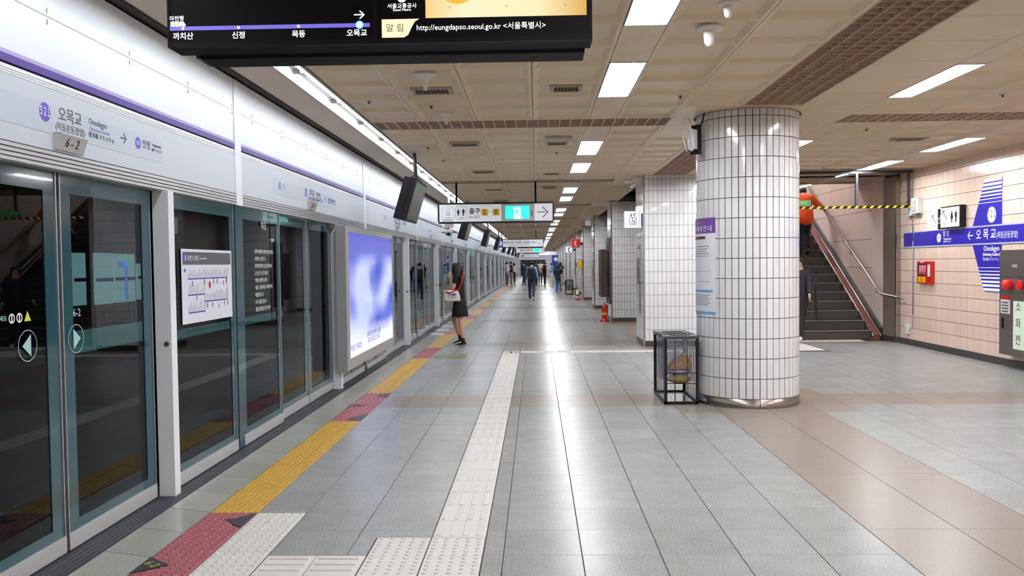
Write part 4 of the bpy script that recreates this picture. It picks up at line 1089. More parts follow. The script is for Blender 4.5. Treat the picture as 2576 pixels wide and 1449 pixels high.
# ---------------------------------------------------------------- hanging display
disp_black = mat('display_black', '060508', .6, spec=.12)
hd = thing('train_information_display', 'large black hanging double screen display showing stations and yellow notice', 'display screen', (-.635, 3.5, 2.40))
MB().box(-.872, .872, .012, .14, .006, .60).build('cabinet', disp_black, hd)
MB().box(-.872, .872, 0, .012, .006, .026).box(-.872, -.863, 0, .012, .026, .6).box(.855, .872, 0, .012, .026, .6).box(-.022, -.004, 0, .012, .026, .6).build('bezel', mat('bezel_black','110e13',.5,spec=.2), hd)
lb = MB(); lb.prism([(-.80,.145,.10),(-.80,.34,.10),(-.80,.34,.006),(-.80,.32,-.004),(-.80,.165,-.004),(-.80,.145,.02)], (1.65,0,0)).build('lower_housing', mat('housing_black','09080c',.6,spec=.15), hd)
MB().box(-.82, -.80, .165, .32, .0, .09).build('housing_end_cap', dark_grey, hd)
ls = MB().box(-.863, -.022, .004, .008, .026, .6).build('left_screen', screen_black, hd)
rs_ = MB().box(-.004, .855, .004, .008, .026, .6).build('right_screen', screen_black, hd)
Yp = .003
purple_glow = mat('violet_line_glow', '6a62c4', .4, emit=.9); cyan_glow = mat('cyan_ring_glow', '2fa3e0', .4, emit=1.0); cream_glow = mat('cream_glow', 'f6e6b4', .4, emit=.95); pale_glow = mat('pale_violet_glow','d8d2f4',.4,emit=1.)
MB().box(-.863, -.035, Yp-.0005, Yp, .075, .091).build('line_bar', purple_glow, ls)
def disc(x, z, r_, m, p, nm, y=Yp-.001): return MB().lathe([(r_, 0), (r_, -.0004)], n=24, axis='Y').build(nm, m, p, (x, y, z))
for x_ in (-.808, -.577, -.329): disc(x_, .083, .006, pale_glow, ls, 'stop_dot')
disc(-.077, .084, .017, cyan_glow, ls, 'current_stop_ring'); disc(-.077, .084, .013, white_text, ls, 'current_stop', Yp-.002)
for s, x_ in (('까치산',-.808),('신정',-.577),('목동',-.329),('오목교',-.089)): text(s, .031, (x_, Yp-.001, .050), 'S', white_text, ls, bold=.0003)
text('마천행', .022, (-.833, Yp-.001, .123), 'S', white_text, ls)
MB().prism([(-.860,Yp,.089),(-.800,Yp,.089),(-.796,Yp,.098),(-.806,Yp,.112),(-.860,Yp,.112)], (0,-.0004,0)).build('train_badge', mat('ivory_glow','f4efdc',.4,emit=.95), ls)
text('５６３１', .023, (-.834, Yp-.001, .098), 'S', mat('grey_on_screen','8a8a86',.4), ls, sx=.58); text('→', .055, (-.078, Yp-.001, .124), 'S', white_text, ls, sx=1.1)
text('서울교통공사', .022, (.098, Yp-.001, .156), 'S', white_text, rs_); text('Seoul Metro', .015, (.098, Yp-.001, .141), 'S', white_text, rs_); disc(.098, .190, .019, white_text, rs_, 'emblem')
cg = bpy.data.materials.new('golden_notice_screen'); cg.use_nodes = True; nt = cg.node_tree; N = nt.nodes; L = nt.links; b = N['Principled BSDF']
tc = N.new('ShaderNodeTexCoord'); sp_ = N.new('ShaderNodeSeparateXYZ'); L.new(tc.outputs['Object'], sp_.inputs[0])
rp = N.new('ShaderNodeValToRGB'); e = rp.color_ramp.elements; e[0].position = 0; e[0].color = srgb('edc77c'); e[1].position = 1; e[1].color = srgb('d8a544'); q = rp.color_ramp.elements.new(.25); q.color = srgb('f7ebc4'); q = rp.color_ramp.elements.new(.7); q.color = srgb('f5e6b4')
mr = N.new('ShaderNodeMapRange'); mr.inputs[1].default_value = .19; mr.inputs[2].default_value = .85; L.new(sp_.outputs[0], mr.inputs[0]); L.new(mr.outputs[0], rp.inputs[0]); L.new(rp.outputs[0], b.inputs['Emission Color']); b.inputs['Emission Strength'].default_value = .95; b.inputs['Base Color'].default_value = (.02,.02,.02,1)
MB().box(.194, .850, Yp-.0005, Yp, .106, .6).build('notice_picture', cg, rs_)
disc(.325, .245, .085, mat('orange_glow','f0a63a',.4,emit=.9), rs_, 'orange_sun')
for x_ in (.293, .525, .765): MB().box(x_-.008, x_+.008, Yp-.0012, Yp-.0006, .1478, .1488).box(x_-.0005, x_+.0005, Yp-.0012, Yp-.0006, .140, .156).build('cross_mark', mat('tan_mark','8a7a4a',.4), rs_)
MB().prism([(.014,Yp,.030),(.105,Yp,.030),(.122,Yp,.040),(.136,Yp,.070),(.150,Yp,.093),(.168,Yp,.104),(.014,Yp,.104)], (0,-.0004,0)).build('notice_tab', cream_glow, rs_)
text('알 림', .036, (.068, Yp-.001, .067), 'S', mat('dark_on_screen','4a443a',.4), rs_)
text('http://eungdapso.seoul.go.kr <서울특별시>', .031, (.420, Yp-.001, .067), 'S', white_text, rs_, sx=.98)
for x_ in (-.5, .5): MB().tube([(x_,.08,.60),(x_,.08,.64)], .02, 10).build('hanger', dark_grey, hd)

# ---------------------------------------------------------------- hanging signs
def hsign(name, lab, x0, x1, z0, z1, y, rods=(.25,.9)):
    t = thing(name, lab, 'sign', (x0, y, z0), 0, 'overhead hanging signs'); W_, H_ = x1-x0, z1-z0
    MB().box(-.02, W_+.02, .0, .16, -.03, -.0).box(-.02, W_+.02, .0, .16, H_, H_+.03).box(-.03, -.0, 0, .16, 0, H_).box(W_, W_+.03, 0, .16, 0, H_).build('frame', black_m, t)
    MB().box(0, W_, .008, .15, 0, H_).build('face', sign_white, t)
    for q in rods: MB().tube([(W_*q, .08, H_+.03), (W_*q, .08, CEIL-z0)], .018, 8).build('rod', black_m, t)
    return t
ex = hsign('exit_direction_sign', 'white hanging exit sign with elevator, restroom and green running figure', -1.81, .315, 2.30, 2.625, 16.0, (.15, .852))
Y_ = .006
for q in (1.17, 1.78): MB().box(q, q+.004, Y_-.001, Y_+.002, 0, .325).build('panel_seam', grey_text, ex)
mb = MB(); round_rect(mb, .055, .045, .21, .24, .005, y=Y_, rad=.05); round_rect(mb, .30, .045, .21, .24, .005, y=Y_, rad=.05); mb.build('outline', grey_text, ex)
mb = MB(); round_rect(mb, .12, .12, .085, .085, .005, y=Y_, rad=.012); mb.build('pictogram_frame', grey_text, ex); wheelchair(ex, .162, .163, .085, y=Y_, m=grey_text)
text('↓↑', .05, (.162, Y_, .235), 'S', grey_text, ex); text('↑ 60m', .045, (.162, Y_, .078), 'S', grey_text, ex); text('엘리베이터', .045, (.16, Y_, .018), 'S', grey_text, ex)
def picto(p, x, z, h, fem): person_icon(p, x, z, h, face='S', fem=fem, x=Y_)
picto(ex, .355, .18, .13, True); picto(ex, .452, .18, .13, False); MB().box(.402, .405, Y_-.001, Y_, .12, .245).build('divider', grey_text, ex); text('→ B1', .045, (.405, Y_, .078), 'S', grey_text, ex)
text('출구', .115, (.665, Y_, .19), 'S', black_text, ex, bold=.002); text('Exit 出口', .055, (.655, Y_, .085), 'S', grey_text, ex)
for x_, s in ((.79, '１'), (1.005, '８')):
    o = MB().box(x_, x_+.125, Y_-.001, Y_, .11, .235).build('yellow_square', mat('amber_sign','d8a20c',.4,emit=.12), ex); text(s, .12, (x_+.062, Y_-.002, .172), 'S', mat('brown_numeral','4a2410',.5), o, bold=.002, sx=.85)
text('···', .09, (.96, Y_, .18), 'S', grey_text, ex)
MB().box(1.174, 1.78, Y_-.0006, Y_, .0, .325).build('grey_panel', mat('grey_sign_panel','b3b3b6',.35), ex)
gl = MB().box(1.24, 1.69, Y_-.012, Y_, .045, .285).build('green_lamp', mat('exit_green_glow','28d8c0',.3,emit=.95), ex)
MB().box(1.40, 1.53, Y_-.0135, Y_-.012, .045, .262).prism([(1.43,Y_-.012,.045),(1.56,Y_-.012,.045),(1.53,Y_-.012,.09),(1.43,Y_-.012,.09)], (0,-.0015,0)).build('white_doorway', mat('exit_white_glow','f2fffc',.3,emit=1.), ex)
rm = MB(); P_ = lambda u, v: (1.46+u, Y_-.0138, .16+v)
rm.prism([P_(-.015+.014*cos(2*pi*k/10), .085+.014*sin(2*pi*k/10)) for k in range(10)], (0,-.001,0))
rm.prism([P_(-.015,.065),P_(.012,.065),P_(.02,.0),P_(-.012,-.005)], (0,-.001,0)); rm.prism([P_(.01,.06),P_(.055,.04),P_(.065,.01),P_(.055,.01),P_(.045,.03),P_(.01,.04)], (0,-.001,0))
rm.prism([P_(-.015,.06),P_(-.05,.03),P_(-.055,.03),P_(-.045,.02),P_(-.012,.035)], (0,-.001,0)); rm.prism([P_(.0,.0),P_(.02,.005),P_(.04,-.04),P_(.09,-.045),P_(.09,-.055),P_(.03,-.055)], (0,-.001,0)); rm.prism([P_(-.012,.0),P_(.008,.0),P_(.0,-.045),P_(-.03,-.09),P_(-.045,-.09),P_(-.015,-.04)], (0,-.001,0))
rm.build('running_figure', mat('exit_green_glow','28d8c0',.3,emit=.95), ex)
MB().box(1.725, 1.745, Y_-.002, Y_, .09, .20).build('sensor_strip', grey_text, ex)
arw = MB(); arw.box(1.84, 2.03, Y_-.001, Y_, .157, .169).prism([(1.93,Y_,.25),(1.945,Y_,.26),(2.045,Y_,.168),(2.045,Y_,.158),(2.035,Y_,.163)], (0,-.001,0)).prism([(1.935,Y_,.075),(1.95,Y_,.065),(2.045,Y_,.158),(2.045,Y_,.168),(2.035,Y_,.163)], (0,-.001,0)).build('arrow', black_text, ex)
l5 = hsign('line_direction_sign', 'white hanging direction sign with violet square numbered 5', -1.83, .325, 2.285, 2.62, 39.5, (.11, .85))
MB().box(0, .30, Y_-.002, Y_, 0, .335).build('violet_square', purple_badge, l5); disc(.15, .167, .11, white_paint, l5, 'badge', .003); text('5', .17, (.15, .0005, .167), 'S', purple_badge, l5, bold=.004)
text('영등포구청 · 여의도 · 상일동 · 마천', .105, (1.06, Y_-.001, .19), 'S', black_text, l5, bold=.001); text('Yeongdeungpo-gu Office    Yeouido    Sangil-dong    Macheon', .038, (1.06, Y_-.001, .085), 'S', grey_text, l5)
mb = MB(); round_rect(mb, 1.88, .04, .20, .25, .006, y=Y_, rad=.04); mb.build('outline', grey_text, l5); wheelchair(l5, 1.98, .15, .15, y=Y_, m=grey_text)
e2 = hsign('exit_direction_sign', 'second, smaller-looking exit sign with green lamp further along the platform', -1.45, .61, 2.30, 2.62, 62, (.15, .85))
text('출구', .14, (.70, Y_-.001, .16), 'S', black_text, e2)
for x_ in (.82, 1.05): MB().box(x_, x_+.125, Y_-.001, Y_, .11, .235).build('yellow_square', mat('amber_sign','d8a20c',.4,emit=.12), e2)
MB().box(1.25, 1.72, Y_-.012, Y_, .03, .29).build('green_lamp', mat('exit_green_glow','28d8c0',.3,emit=.95), e2); text('→', .26, (1.9, Y_-.001, .16), 'S', black_text, e2)
picto(e2, .36, .16, .16, True); picto(e2, .46, .16, .16, False)
l6 = hsign('line_direction_sign', 'tiny far direction sign numbered 5 near the end wall', -1.5, .35, 2.15, 2.46, 86, (.15, .85))
disc(.15, .155, .11, purple_badge, l6, 'badge', .003); text('영등포구청 · 여의도 · 마천', .13, (1.0, Y_-.001, .155), 'S', black_text, l6)
l7 = hsign('arrow_direction_sign', 'far grey sign with right arrow, just right of the second exit sign', .30, 1.95, 2.28, 2.62, 80, (.2, .8))
text('←  나가는 곳  →', .17, (.82, Y_-.001, .16), 'S', grey_text, l7)

# ---------------------------------------------------------------- platform monitors and camera
def monitor(y, lab, k):
    t = thing('platform_monitor', lab, 'monitor', (-1.69, y, 2.37), 0, 'black monitors hanging above the platform edge')
    b = MB()
    def sh(x, yy, z): return (x+z*.30, yy, z-x*.25)
    pts = [sh(-.10,0,-.27), sh(.06,0,-.27), sh(.06,0,.27), sh(-.10,0,.27)]
    b.prism(pts, (0, 1.05, 0)).build('casing', mat('monitor_black','161619',.5,spec=.3), t)
    q = MB().prism([sh(.062,.04,-.24), sh(.064,.04,-.24), sh(.064,.04,.24), sh(.062,.04,.24)], (0,.97,0)).build('screen', mat('monitor_glass','1e1e22',.2,spec=.4), t)
    MB().prism([sh(-.03,-.002,-.12), sh(-.0,-.002,-.12), sh(-.0,-.002,.22), sh(-.03,-.002,.22)], (0,-.004,0)).build('vent_slot', black_m, t)
    MB().prism([sh(-.09,.3,.27), sh(.04,.3,.27), sh(.02,.3,.31), sh(-.07,.3,.31)], (0,.4,0)).build('mount', dark_grey, t)
    MB().tube([(.06,.5,.27),(.04,.5,CEIL-2.37)], .026, 10).build('pole', mat('pole_grey','55565a',.4,metal=.4), t)
    MB().lathe([(.07,0),(.07,-.015)], (.04,.5,CEIL-2.37), 16).build('ceiling_flange', off_white, t)
for k, y_ in enumerate((11.15, 20.2, 28.6, 37.0, 45.5, 54, 63, 72, 82)):
    monitor(y_, (f'{ordn(k)} black monitor on a pole above the screen doors' if k else 'nearest black monitor on a grey pole, leaning above the screen doors'), k)
cv = thing('platform_camera', 'white security camera on a pole below the exit sign', 'security camera', (-1.78, 17.5, 2.2))
MB().tube([(0,0,.12),(0,0,CEIL-2.2)], .022, 10).build('pole', white_paint, cv); MB().box(-.09, .09, -.05, .05, .06, .24).build('bracket_box', mat('cream_metal','c9c3b2',.4), cv)
MB().tube([(.0,-.02,.08),(-.02,-.08,.02),(-.0,-.1,-.02)], .016, 8).build('arm', dark_grey, cv); MB().ell((0,-.08,-.05),(.085,.085,.07),16,10).build('housing', mat('cream_metal','c9c3b2',.4), cv); MB().ell((0,-.14,-.07),(.04,.035,.035),12,8).build('lens_dome', black_m, cv)
MB().tube([(-.15,-.08,-.04),(.15,-.08,-.04)], .012, 6).build('side_lamps', black_m, cv)

# ---------------------------------------------------------------- things at the far pillars
bd = thing('brown_framed_board', 'dark brown upright board standing out from the second square pillar', 'board', (1.66, 21.9, .62))
MB().box(0, .13, 0, .9, 0, 1.22).build('board', mat('dark_brown_board','3a2220',.4), bd); MB().box(.20, .235, -.05, .95, -.18, 1.52).build('back_rail', mat('dark_brown_board','3a2220',.4), bd)
for z_ in (.02, .6, 1.15): MB().box(.13, .20, .1, .14, z_, z_+.03).build('bracket', black_m, bd)
def extinguisher(x, y, lab, cone=False):
    t = thing('fire_extinguisher', lab, 'fire extinguisher', (x, y, 0), 0, 'fire extinguishers on the floor')
    MB().lathe([(.12,0.002),(.115,.02),(.085,.06),(.075,.09)], n=20).build('stand', red_m, t)
    MB().lathe([(.066,.085),(.068,.12),(.068,.36),(.055,.40),(.025,.425),(.02,.445)], n=20).build('cylinder', white_paint if cone else red_m, t)
    MB().box(-.012,.012,-.03,.03,.44,.46).tube([(0,-.06,.47),(0,.06,.475)], .008, 6).tube([(0,-.06,.49),(0,.06,.50)], .007, 6).build('valve_handle', black_m, t)
    MB().tube([(0,0,.45),(.06,0,.44),(.08,0,.35),(.075,0,.15)], .009, 6).build('hose', black_m, t)
    MB().lathe([(.0695,.17),(.0695,.23)], n=20, cap=False).build('label_band', red_m if cone else yellow_m, t)
extinguisher(1.73, 21.80, 'red fire extinguisher with yellow label before the second square pillar')
extinguisher(1.66, 34.5, 'white and red fire extinguisher on a red stand before the fourth pillar', True)
extinguisher(1.24, 45.6, 'tiny far red fire extinguisher left of the far litter bin')
for x_, y_, lab in ((1.62, 28.05, 'small white speaker box on the left top corner of the third pillar'), (2.08, 28.0, 'small white speaker box on the front top of the third pillar')):
    t = thing('speaker_box', lab, 'speaker', (x_, y_, 2.72), 0, 'speaker boxes on the third pillar')
    MB().box(0,.18,-.12,.04 if x_ < 1.8 else .098,0,.20).build('case', off_white, t); MB().box(.01,.17,-.125,-.12,.01,.19).build('grille', mat('pale_grey_grille','b5b5b0',.5), t); MB().box(.16,.29,.0,.04,.08,.11).build('bracket', off_white, t)
ts = thing('red_telephone_sign', 'red square sign box with white telephone handset on fourth pillar', 'sign', (1.44, 34.75, 2.13))
MB().box(0, .34, 0, .10, 0, .34).build('casing', red_m, ts); MB().box(.34, .468, .03, .07, .10, .20).build('bracket', dark_grey, ts); MB().tube([(.20,-.01,.26),(.14,-.01,.22),(.14,-.01,.15),(.20,-.01,.10)], [.028,.016,.016,.028], 8).build('handset', white_paint, ts); text('비상전화', .05, (.17, -.006, .05), 'S', white_paint, ts)
t2 = thing('white_telephone_sign', 'white square sign box with black telephone handset on fifth pillar', 'sign', (1.42, 41.35, 2.0))
MB().box(-.02, .36, 0, .10, -.02, .34).build('casing', black_m, t2); MB().box(.36, .488, .03, .07, .10, .20).build('bracket', dark_grey, t2); MB().box(0, .34, -.01, 0, 0, .32).build('face', sign_white, t2); MB().tube([(.22,-.02,.26),(.14,-.02,.22),(.14,-.02,.10),(.22,-.02,.06)], [.03,.018,.018,.03], 8).build('handset', black_m, t2)
yp = thing('yellow_telephone', 'yellow emergency telephone box on the side of the fourth pillar', 'telephone', (1.70, 34.85, 1.26))
MB().box(0, .17, 0, .14, 0, .36).build('case', yellow_m, yp); MB().box(.17, .20, 0, .14, 0, .36).build('back_plate', black_m, yp); MB().tube([(-.02,.05,.28),(-.05,.05,.22),(-.05,.05,.14),(-.02,.05,.08)], .016, 6).build('handset', black_m, yp)
cbx = thing('cardboard_sheet', 'brown cardboard leaning behind the far litter bin', 'cardboard', (1.80, 40.6, 0))
MB().prism([(0,0,.002),(.19,0,.002),(.15,0,.36),(.02,0,.36)], (.0,.04,0)).build('sheet', cardboard, cbx)
np_ = thing('pillar_notice', 'small white and blue notice on the front of the fifth pillar', 'notice', (2.0, 41.29, 1.25))
MB().box(0, .25, -.01, 0, 0, .55).build('sheet', mat('notice_paper','e4e5ea',.4), np_); MB().box(.03,.22,-.012,-.01,.1,.45).build('blue_print', mat('sky_blue_print','5aa7d8',.4), np_)
bs = thing('blue_station_banner', 'tall blue station name panel far off at the right side', 'station sign', (1.15, 62.0, .8))
MB().box(0, .45, 0, .06, 0, 1.3).build('panel', mat('bright_blue','1c3f92',.4), bs); MB().box(.05,.09,.01,.05,-.8,0).box(.36,.40,.01,.05,-.8,0).build('legs', dark_grey, bs); disc(.28, 1.0, .15, white_paint, bs, 'badge', -.002)
# end wall of the platform
ewl = struct('wall_far', MB().box(-2.7, 3.4, YEND, YEND+.2, 0, 3.3), white_panel)
do = thing('far_doorway', 'dark glazed doorway in the white far end wall', 'doorway', (-1.95, YEND-.06, .02))
MB().box(0, 3.1, 0, .05, 0, 1.95).build('dark_glass', mat('dark_doorway','16201f',.2), do); MB().box(-.05, 3.15, -.02, .05, 1.95, 2.05).box(-.08, 0, -.02, .05, 0, 2.05).box(3.1, 3.18, -.02, .05, 0, 2.05).build('frame', white_panel, do)

# ---------------------------------------------------------------- people
skin_m = mat('skin', 'c79a80', .5); hair_m = mat('black_hair', '120d0b', .55, noise=.2, nscale=60)
def cloth(h, r_=.85): return mat('cloth_'+h, h, r_, noise=.08, nscale=25)
WS = bpy.data.scenes.new('workbench')
def skin_mesh(verts, edges, radii, name, mats, sub=2, face_mat=None):
    me = bpy.data.meshes.new(name); me.from_pydata(verts, edges, []); ob = bpy.data.objects.new(name, me); WS.collection.objects.link(ob)
    ob.modifiers.new('skin', 'SKIN'); s = ob.modifiers.new('sub', 'SUBSURF'); s.levels = sub; s.render_levels = sub
    sv = me.skin_vertices[0].data
    for i, r_ in enumerate(radii): sv[i].radius = r_ if isinstance(r_, tuple) else (r_, r_); sv[i].use_root = (i == 0)
    WS.view_layers[0].update(); dg = WS.view_layers[0].depsgraph; out = bpy.data.meshes.new_from_object(ob.evaluated_get(dg))
    WS.collection.objects.unlink(ob)
    out.materials.clear(); out.materials.append(mats)
    for p in out.polygons: p.use_smooth = True; p.material_index = 0
    out.name = name
    return out
def person(lab, loc, rz, H, legs=((0,0),(0,0)), arms=((0,8,10),(0,8,10)), lean=0, top='222226', bottom='20252f', shoe='e8e8e8', sleeve=.6, skirt=False, hair='short', head_turn=0, fem=False, coat=0, bulk=1., bare=False, zoff=0., group=None):
    t = thing('person', lab, 'person', loc, rz, group or 'people on the platform')
    w_ = .95 if fem else 1.06
    hipz = .52*H; L1, L2 = .245*H, .235*H
    def leg(side, a, b):
        a, b = R(a), R(b); hp = Vector((side*.047*H*w_, 0, hipz)); kn = hp + L1*Vector((0, sin(a), -cos(a))); an = kn + L2*Vector((0, sin(a-b), -cos(a-b))); return hp, kn, an, a-b
    lg = [leg(s, *q) for s, q in zip((-1, 1), legs)]
    dz = .042*H - min(l[2].z - abs(sin(l[3]))*.03*H*0 for l in lg)
    sh = Vector((0, 0, dz))
    lg = [(a+sh, b+sh, c+sh, d) for a, b, c, d in lg]
    ln = R(lean); up = Vector((0, sin(ln), cos(ln)))
    pel = Vector((0, 0, hipz))+sh; wa = pel+up*.10*H; ch = pel+up*.20*H; shc = pel+up*.285*H; nk = pel+up*.325*H; 
    hd = nk+Vector((0, .015*H+sin(ln)*.03*H, .0)); 
    hc = [hd+up*.03*H, hd+up*.065*H+Vector((0,.006*H,0)), hd+up*.105*H]
    V = [pel, wa, ch, shc, nk] + hc; E = [(0,1),(1,2),(2,3),(3,4),(4,5),(5,6),(6,7)]
    Rr = [(.070*H*w_,.055*H),(.062*H*w_,.048*H),(.075*H*w_,.055*H),(.055*H*w_,.042*H),(.028*H,.030*H),(.036*H,.040*H),(.043*H,.050*H),(.036*H,.042*H)]
    arm_pts = []
    for s, (a, o, e) in zip((-1, 1), arms):
        a, o, e = R(a), R(o), R(e); sp0 = shc + Vector((s*.088*H*w_, 0, .0)); 
        d1 = Vector((s*sin(o), sin(a)*cos(o), -cos(a)*cos(o))); el = sp0 + d1*.165*H
        o2 = o if e < R(60) else -R(18); d2 = Vector((s*sin(o2), sin(a+e)*cos(o2), -cos(a+e)*cos(o2))); wr_ = el + d2*.145*H
        arm_pts.append((sp0, el, wr_, d2, s))
    n = len(V)
    for sp0, el, wr_, d2, s in arm_pts:
        b = len(V); V += [sp0, el, wr_, wr_+d2*.035*H]; E += [(3,b),(b,b+1),(b+1,b+2),(b+2,b+3)]; Rr += [.030*H,.022*H,.015*H,(.022*H,.012*H)]
    for hp, kn, an, g in lg:
        b = len(V); V += [hp+Vector((0,0,-.03*H)), kn, kn+(an-kn)*.35, an]; E += [(0,b),(b,b+1),(b+1,b+2),(b+2,b+3)]; Rr += [.050*H*w_,.032*H,.031*H,.018*H]
    me = skin_mesh([tuple(v) for v in V], E, Rr, 'body', skin_m)
    # nose, ears and fingers are grown onto the same body mesh
    bm = bmesh.new(); bm.from_mesh(me); xb = MB()
    hcen = hc[1]
    xb.ell((hcen.x, hcen.y+.050*H, hcen.z-.008*H), (.009*H,.012*H,.014*H), 8, 6)
    for s in (-1, 1): xb.ell((s*.043*H, hcen.y, hcen.z-.005*H), (.006*H,.012*H,.018*H), 8, 6)
    for sp0, el, wr_, d2, s in arm_pts:
        side = Vector((0,1,0)) if abs(d2.y) < .8 else Vector((0,0,1)); side = (side - d2*side.dot(d2)).normalized(); nrm = d2.cross(side)*s
        base = wr_ + d2*.045*H
        for k in range(4):
            f0 = base + side*(k-1.5)*.011*H; ln_ = (.040,.046,.043,.034)[3-k]*H
            xb.tube([f0-d2*.012*H, f0+d2*ln_*.5+nrm*.003*H, f0+d2*ln_*.9+nrm*.014*H], [.0055*H,.005*H,.004*H], 6)
        th0 = wr_ + d2*.018*H + side*.016*H; xb.tube([th0, th0+d2*.018*H+side*.014*H, th0+d2*.036*H+side*.016*H], [.0065*H,.006*H,.0045*H], 6)
    xm = xb.mesh('x', skin_m); bm.from_mesh(xm); bm.to_mesh(me); bm.free()
    me.materials.append(cloth(top)); me.materials.append(cloth(bottom))
    hip_lo = pel.z - (.12*H if skirt else .20*H)
    for p in me.polygons:                                  # cloth covers the trunk under the garments
        c = p.center
        if abs(c.x) < .086*H*w_ and abs(c.y) < .30*H and hip_lo < c.z < pel.z+.03*H: p.material_index = 2
        elif abs(c.x) < .066*H*w_ and pel.z+.03*H <= c.z < shc.z+.012*H and abs(c.y-(pel.y+(c.z-pel.z)*math.tan(ln))) < .058*H: p.material_index = 1
    link('body', me, t)
    # eyes and mouth
    for s in (-1, 1): MB().ell((s*.017*H, hcen.y+.043*H, hcen.z+.004*H), (.006*H,.004*H,.004*H), 8, 5).build('eye', black_m, t)
    MB().ell((0, hcen.y+.044*H, hcen.z-.030*H), (.012*H,.004*H,.004*H), 8, 5).build('mouth', mat('lips','9a5048',.5), t)
    ex_ = .010*H
    # top
    tv = [pel+up*(-.055-coat)*H, wa, ch, shc, shc+up*.022*H]; te = [(0,1),(1,2),(2,3),(3,4)]; fl_ = (1.12 + (.13 if coat else 0))*bulk
    trr = [(.078*H*w_*fl_,.066*H*fl_),(.072*H*w_*fl_,.060*H*fl_),(.083*H*w_*bulk,.064*H*bulk),(.062*H*w_*bulk,.050*H*bulk),(.038*H,.040*H)]
    for sp0, el, wr_, d2, s in arm_pts:
        b = len(tv); 
        if sleeve <= 1: tv += [sp0, sp0+(el-sp0)*sleeve]; te += [(3,b),(b,b+1)]; trr += [.040*H,.034*H]
        else: tv += [sp0, el, wr_-d2*.012*H]; te += [(3,b),(b,b+1),(b+1,b+2)]; trr += [.040*H*bulk,.034*H*bulk,.026*H*bulk]
    link('top', skin_mesh([tuple(v) for v in tv], te, trr, 'top', cloth(top)), t)
    if skirt:
        rg = []
        for z_, rx, ry in ((.02,.080,.066),(-.04,.092,.078),(-.12,.108,.090),(-.19,.118,.098)):
            rg.append([(rx*H*cos(2*pi*k/28)*(1+.02*sin(5*2*pi*k/28)), ry*H*sin(2*pi*k/28), pel.z+z_*H) for k in range(28)])
        MB().rings(rg).build('skirt', cloth(bottom), t)
    else:
        bv = [pel+up*.055*H, pel]; be = [(0,1)]; br = [(.082*H*w_,.068*H),(.084*H*w_,.070*H)]
        for hp, kn, an, g in lg:
            b = len(bv); bv += [hp+Vector((0,0,-.03*H)), kn, kn+(an-kn)*.5, an]; be += [(1,b),(b,b+1),(b+1,b+2),(b+2,b+3)]; br += [.056*H*w_,.040*H,.034*H,.029*H]
        link('trousers', skin_mesh([tuple(v) for v in bv], be, br, 'trousers', cloth(bottom)), t)
    for hp, kn, an, g in lg:
        # shoe: sole follows the shin angle when the heel lifts
        rot = Matrix.Rotation(g*.85 if g < 0 else 0, 4, 'X') if True else None
        prof = [(-.028,.016,.030),(-.018,.020,.040),(.01,.021,.036),(.045,.024,.024),(.085,.020,.018),(.105,.008,.012)]
        rg = []
        for yy, hw, hh in prof:
            ring = []
            for k in range(10):
                a = 2*pi*k/10; ring.append(Vector((hw*H*cos(a), yy*H, -.040*H + max(0., hh*H*(sin(a)*.5+.5)*1.0))))
            rg.append([tuple(rot @ p + an) for p in ring])
        sh_ = MB().rings(rg).build('shoe', mat('shoe_'+shoe, shoe, .5), t)
        if bare: MB().tube([an+(kn-an)*.16, an+Vector((0,0,-.01*H))], [.022*H,.024*H], 10).build('sock', cloth('1c1c20'), t)
    # hair
    hb = MB(); ys = hcen.y-.006*H
    def arc(z, rx, ry, a0, a1, n=18, thick=1.0):
        return [(rx*cos(a0+(a1-a0)*k/n), ys+ry*sin(a0+(a1-a0)*k/n), z) for k in range(n+1)]
    rows = [(.052,.006,.006,0),(.050,.022,.026,0),(.040,.038,.046,0),(.026,.047,.057,8),(.008,.051,.060,35)]
    if hair == 'short': rows += [(-.012,.050,.058,60),(-.030,.042,.050,75)]
    elif hair == 'bob': rows += [(-.012,.056,.064,42),(-.035,.060,.066,40),(-.060,.062,.066,42),(-.085,.061,.063,48),(-.105,.058,.060,54),(-.112,.048,.050,58)]
    elif hair == 'long': rows += [(-.012,.055,.062,50),(-.04,.058,.062,55),(-.08,.060,.060,60),(-.13,.055,.055,66),(-.17,.040,.045,70)]
    elif hair == 'bun': rows += [(-.012,.050,.058,55),(-.030,.042,.050,70)]
    rings = []
    for z_, rx, ry, op in rows:
        op = R(op); rings.append(arc(hcen.z+z_*H, rx*H, ry*H, pi/2+op, pi/2+2*pi-op))
    hb.rings(rings, cap=False, closed=False)
    if hair == 'bun': hb.ell((0, ys-.06*H, hcen.z-.005*H), (.025*H,.022*H,.025*H), 10, 6)
    ho = hb.build('hair', hair_m, t)
    sd = ho.modifiers.new('s', 'SOLIDIFY'); sd.thickness = .008*H; sd.offset = 1
    return t, H, shc, pel, up, arm_pts
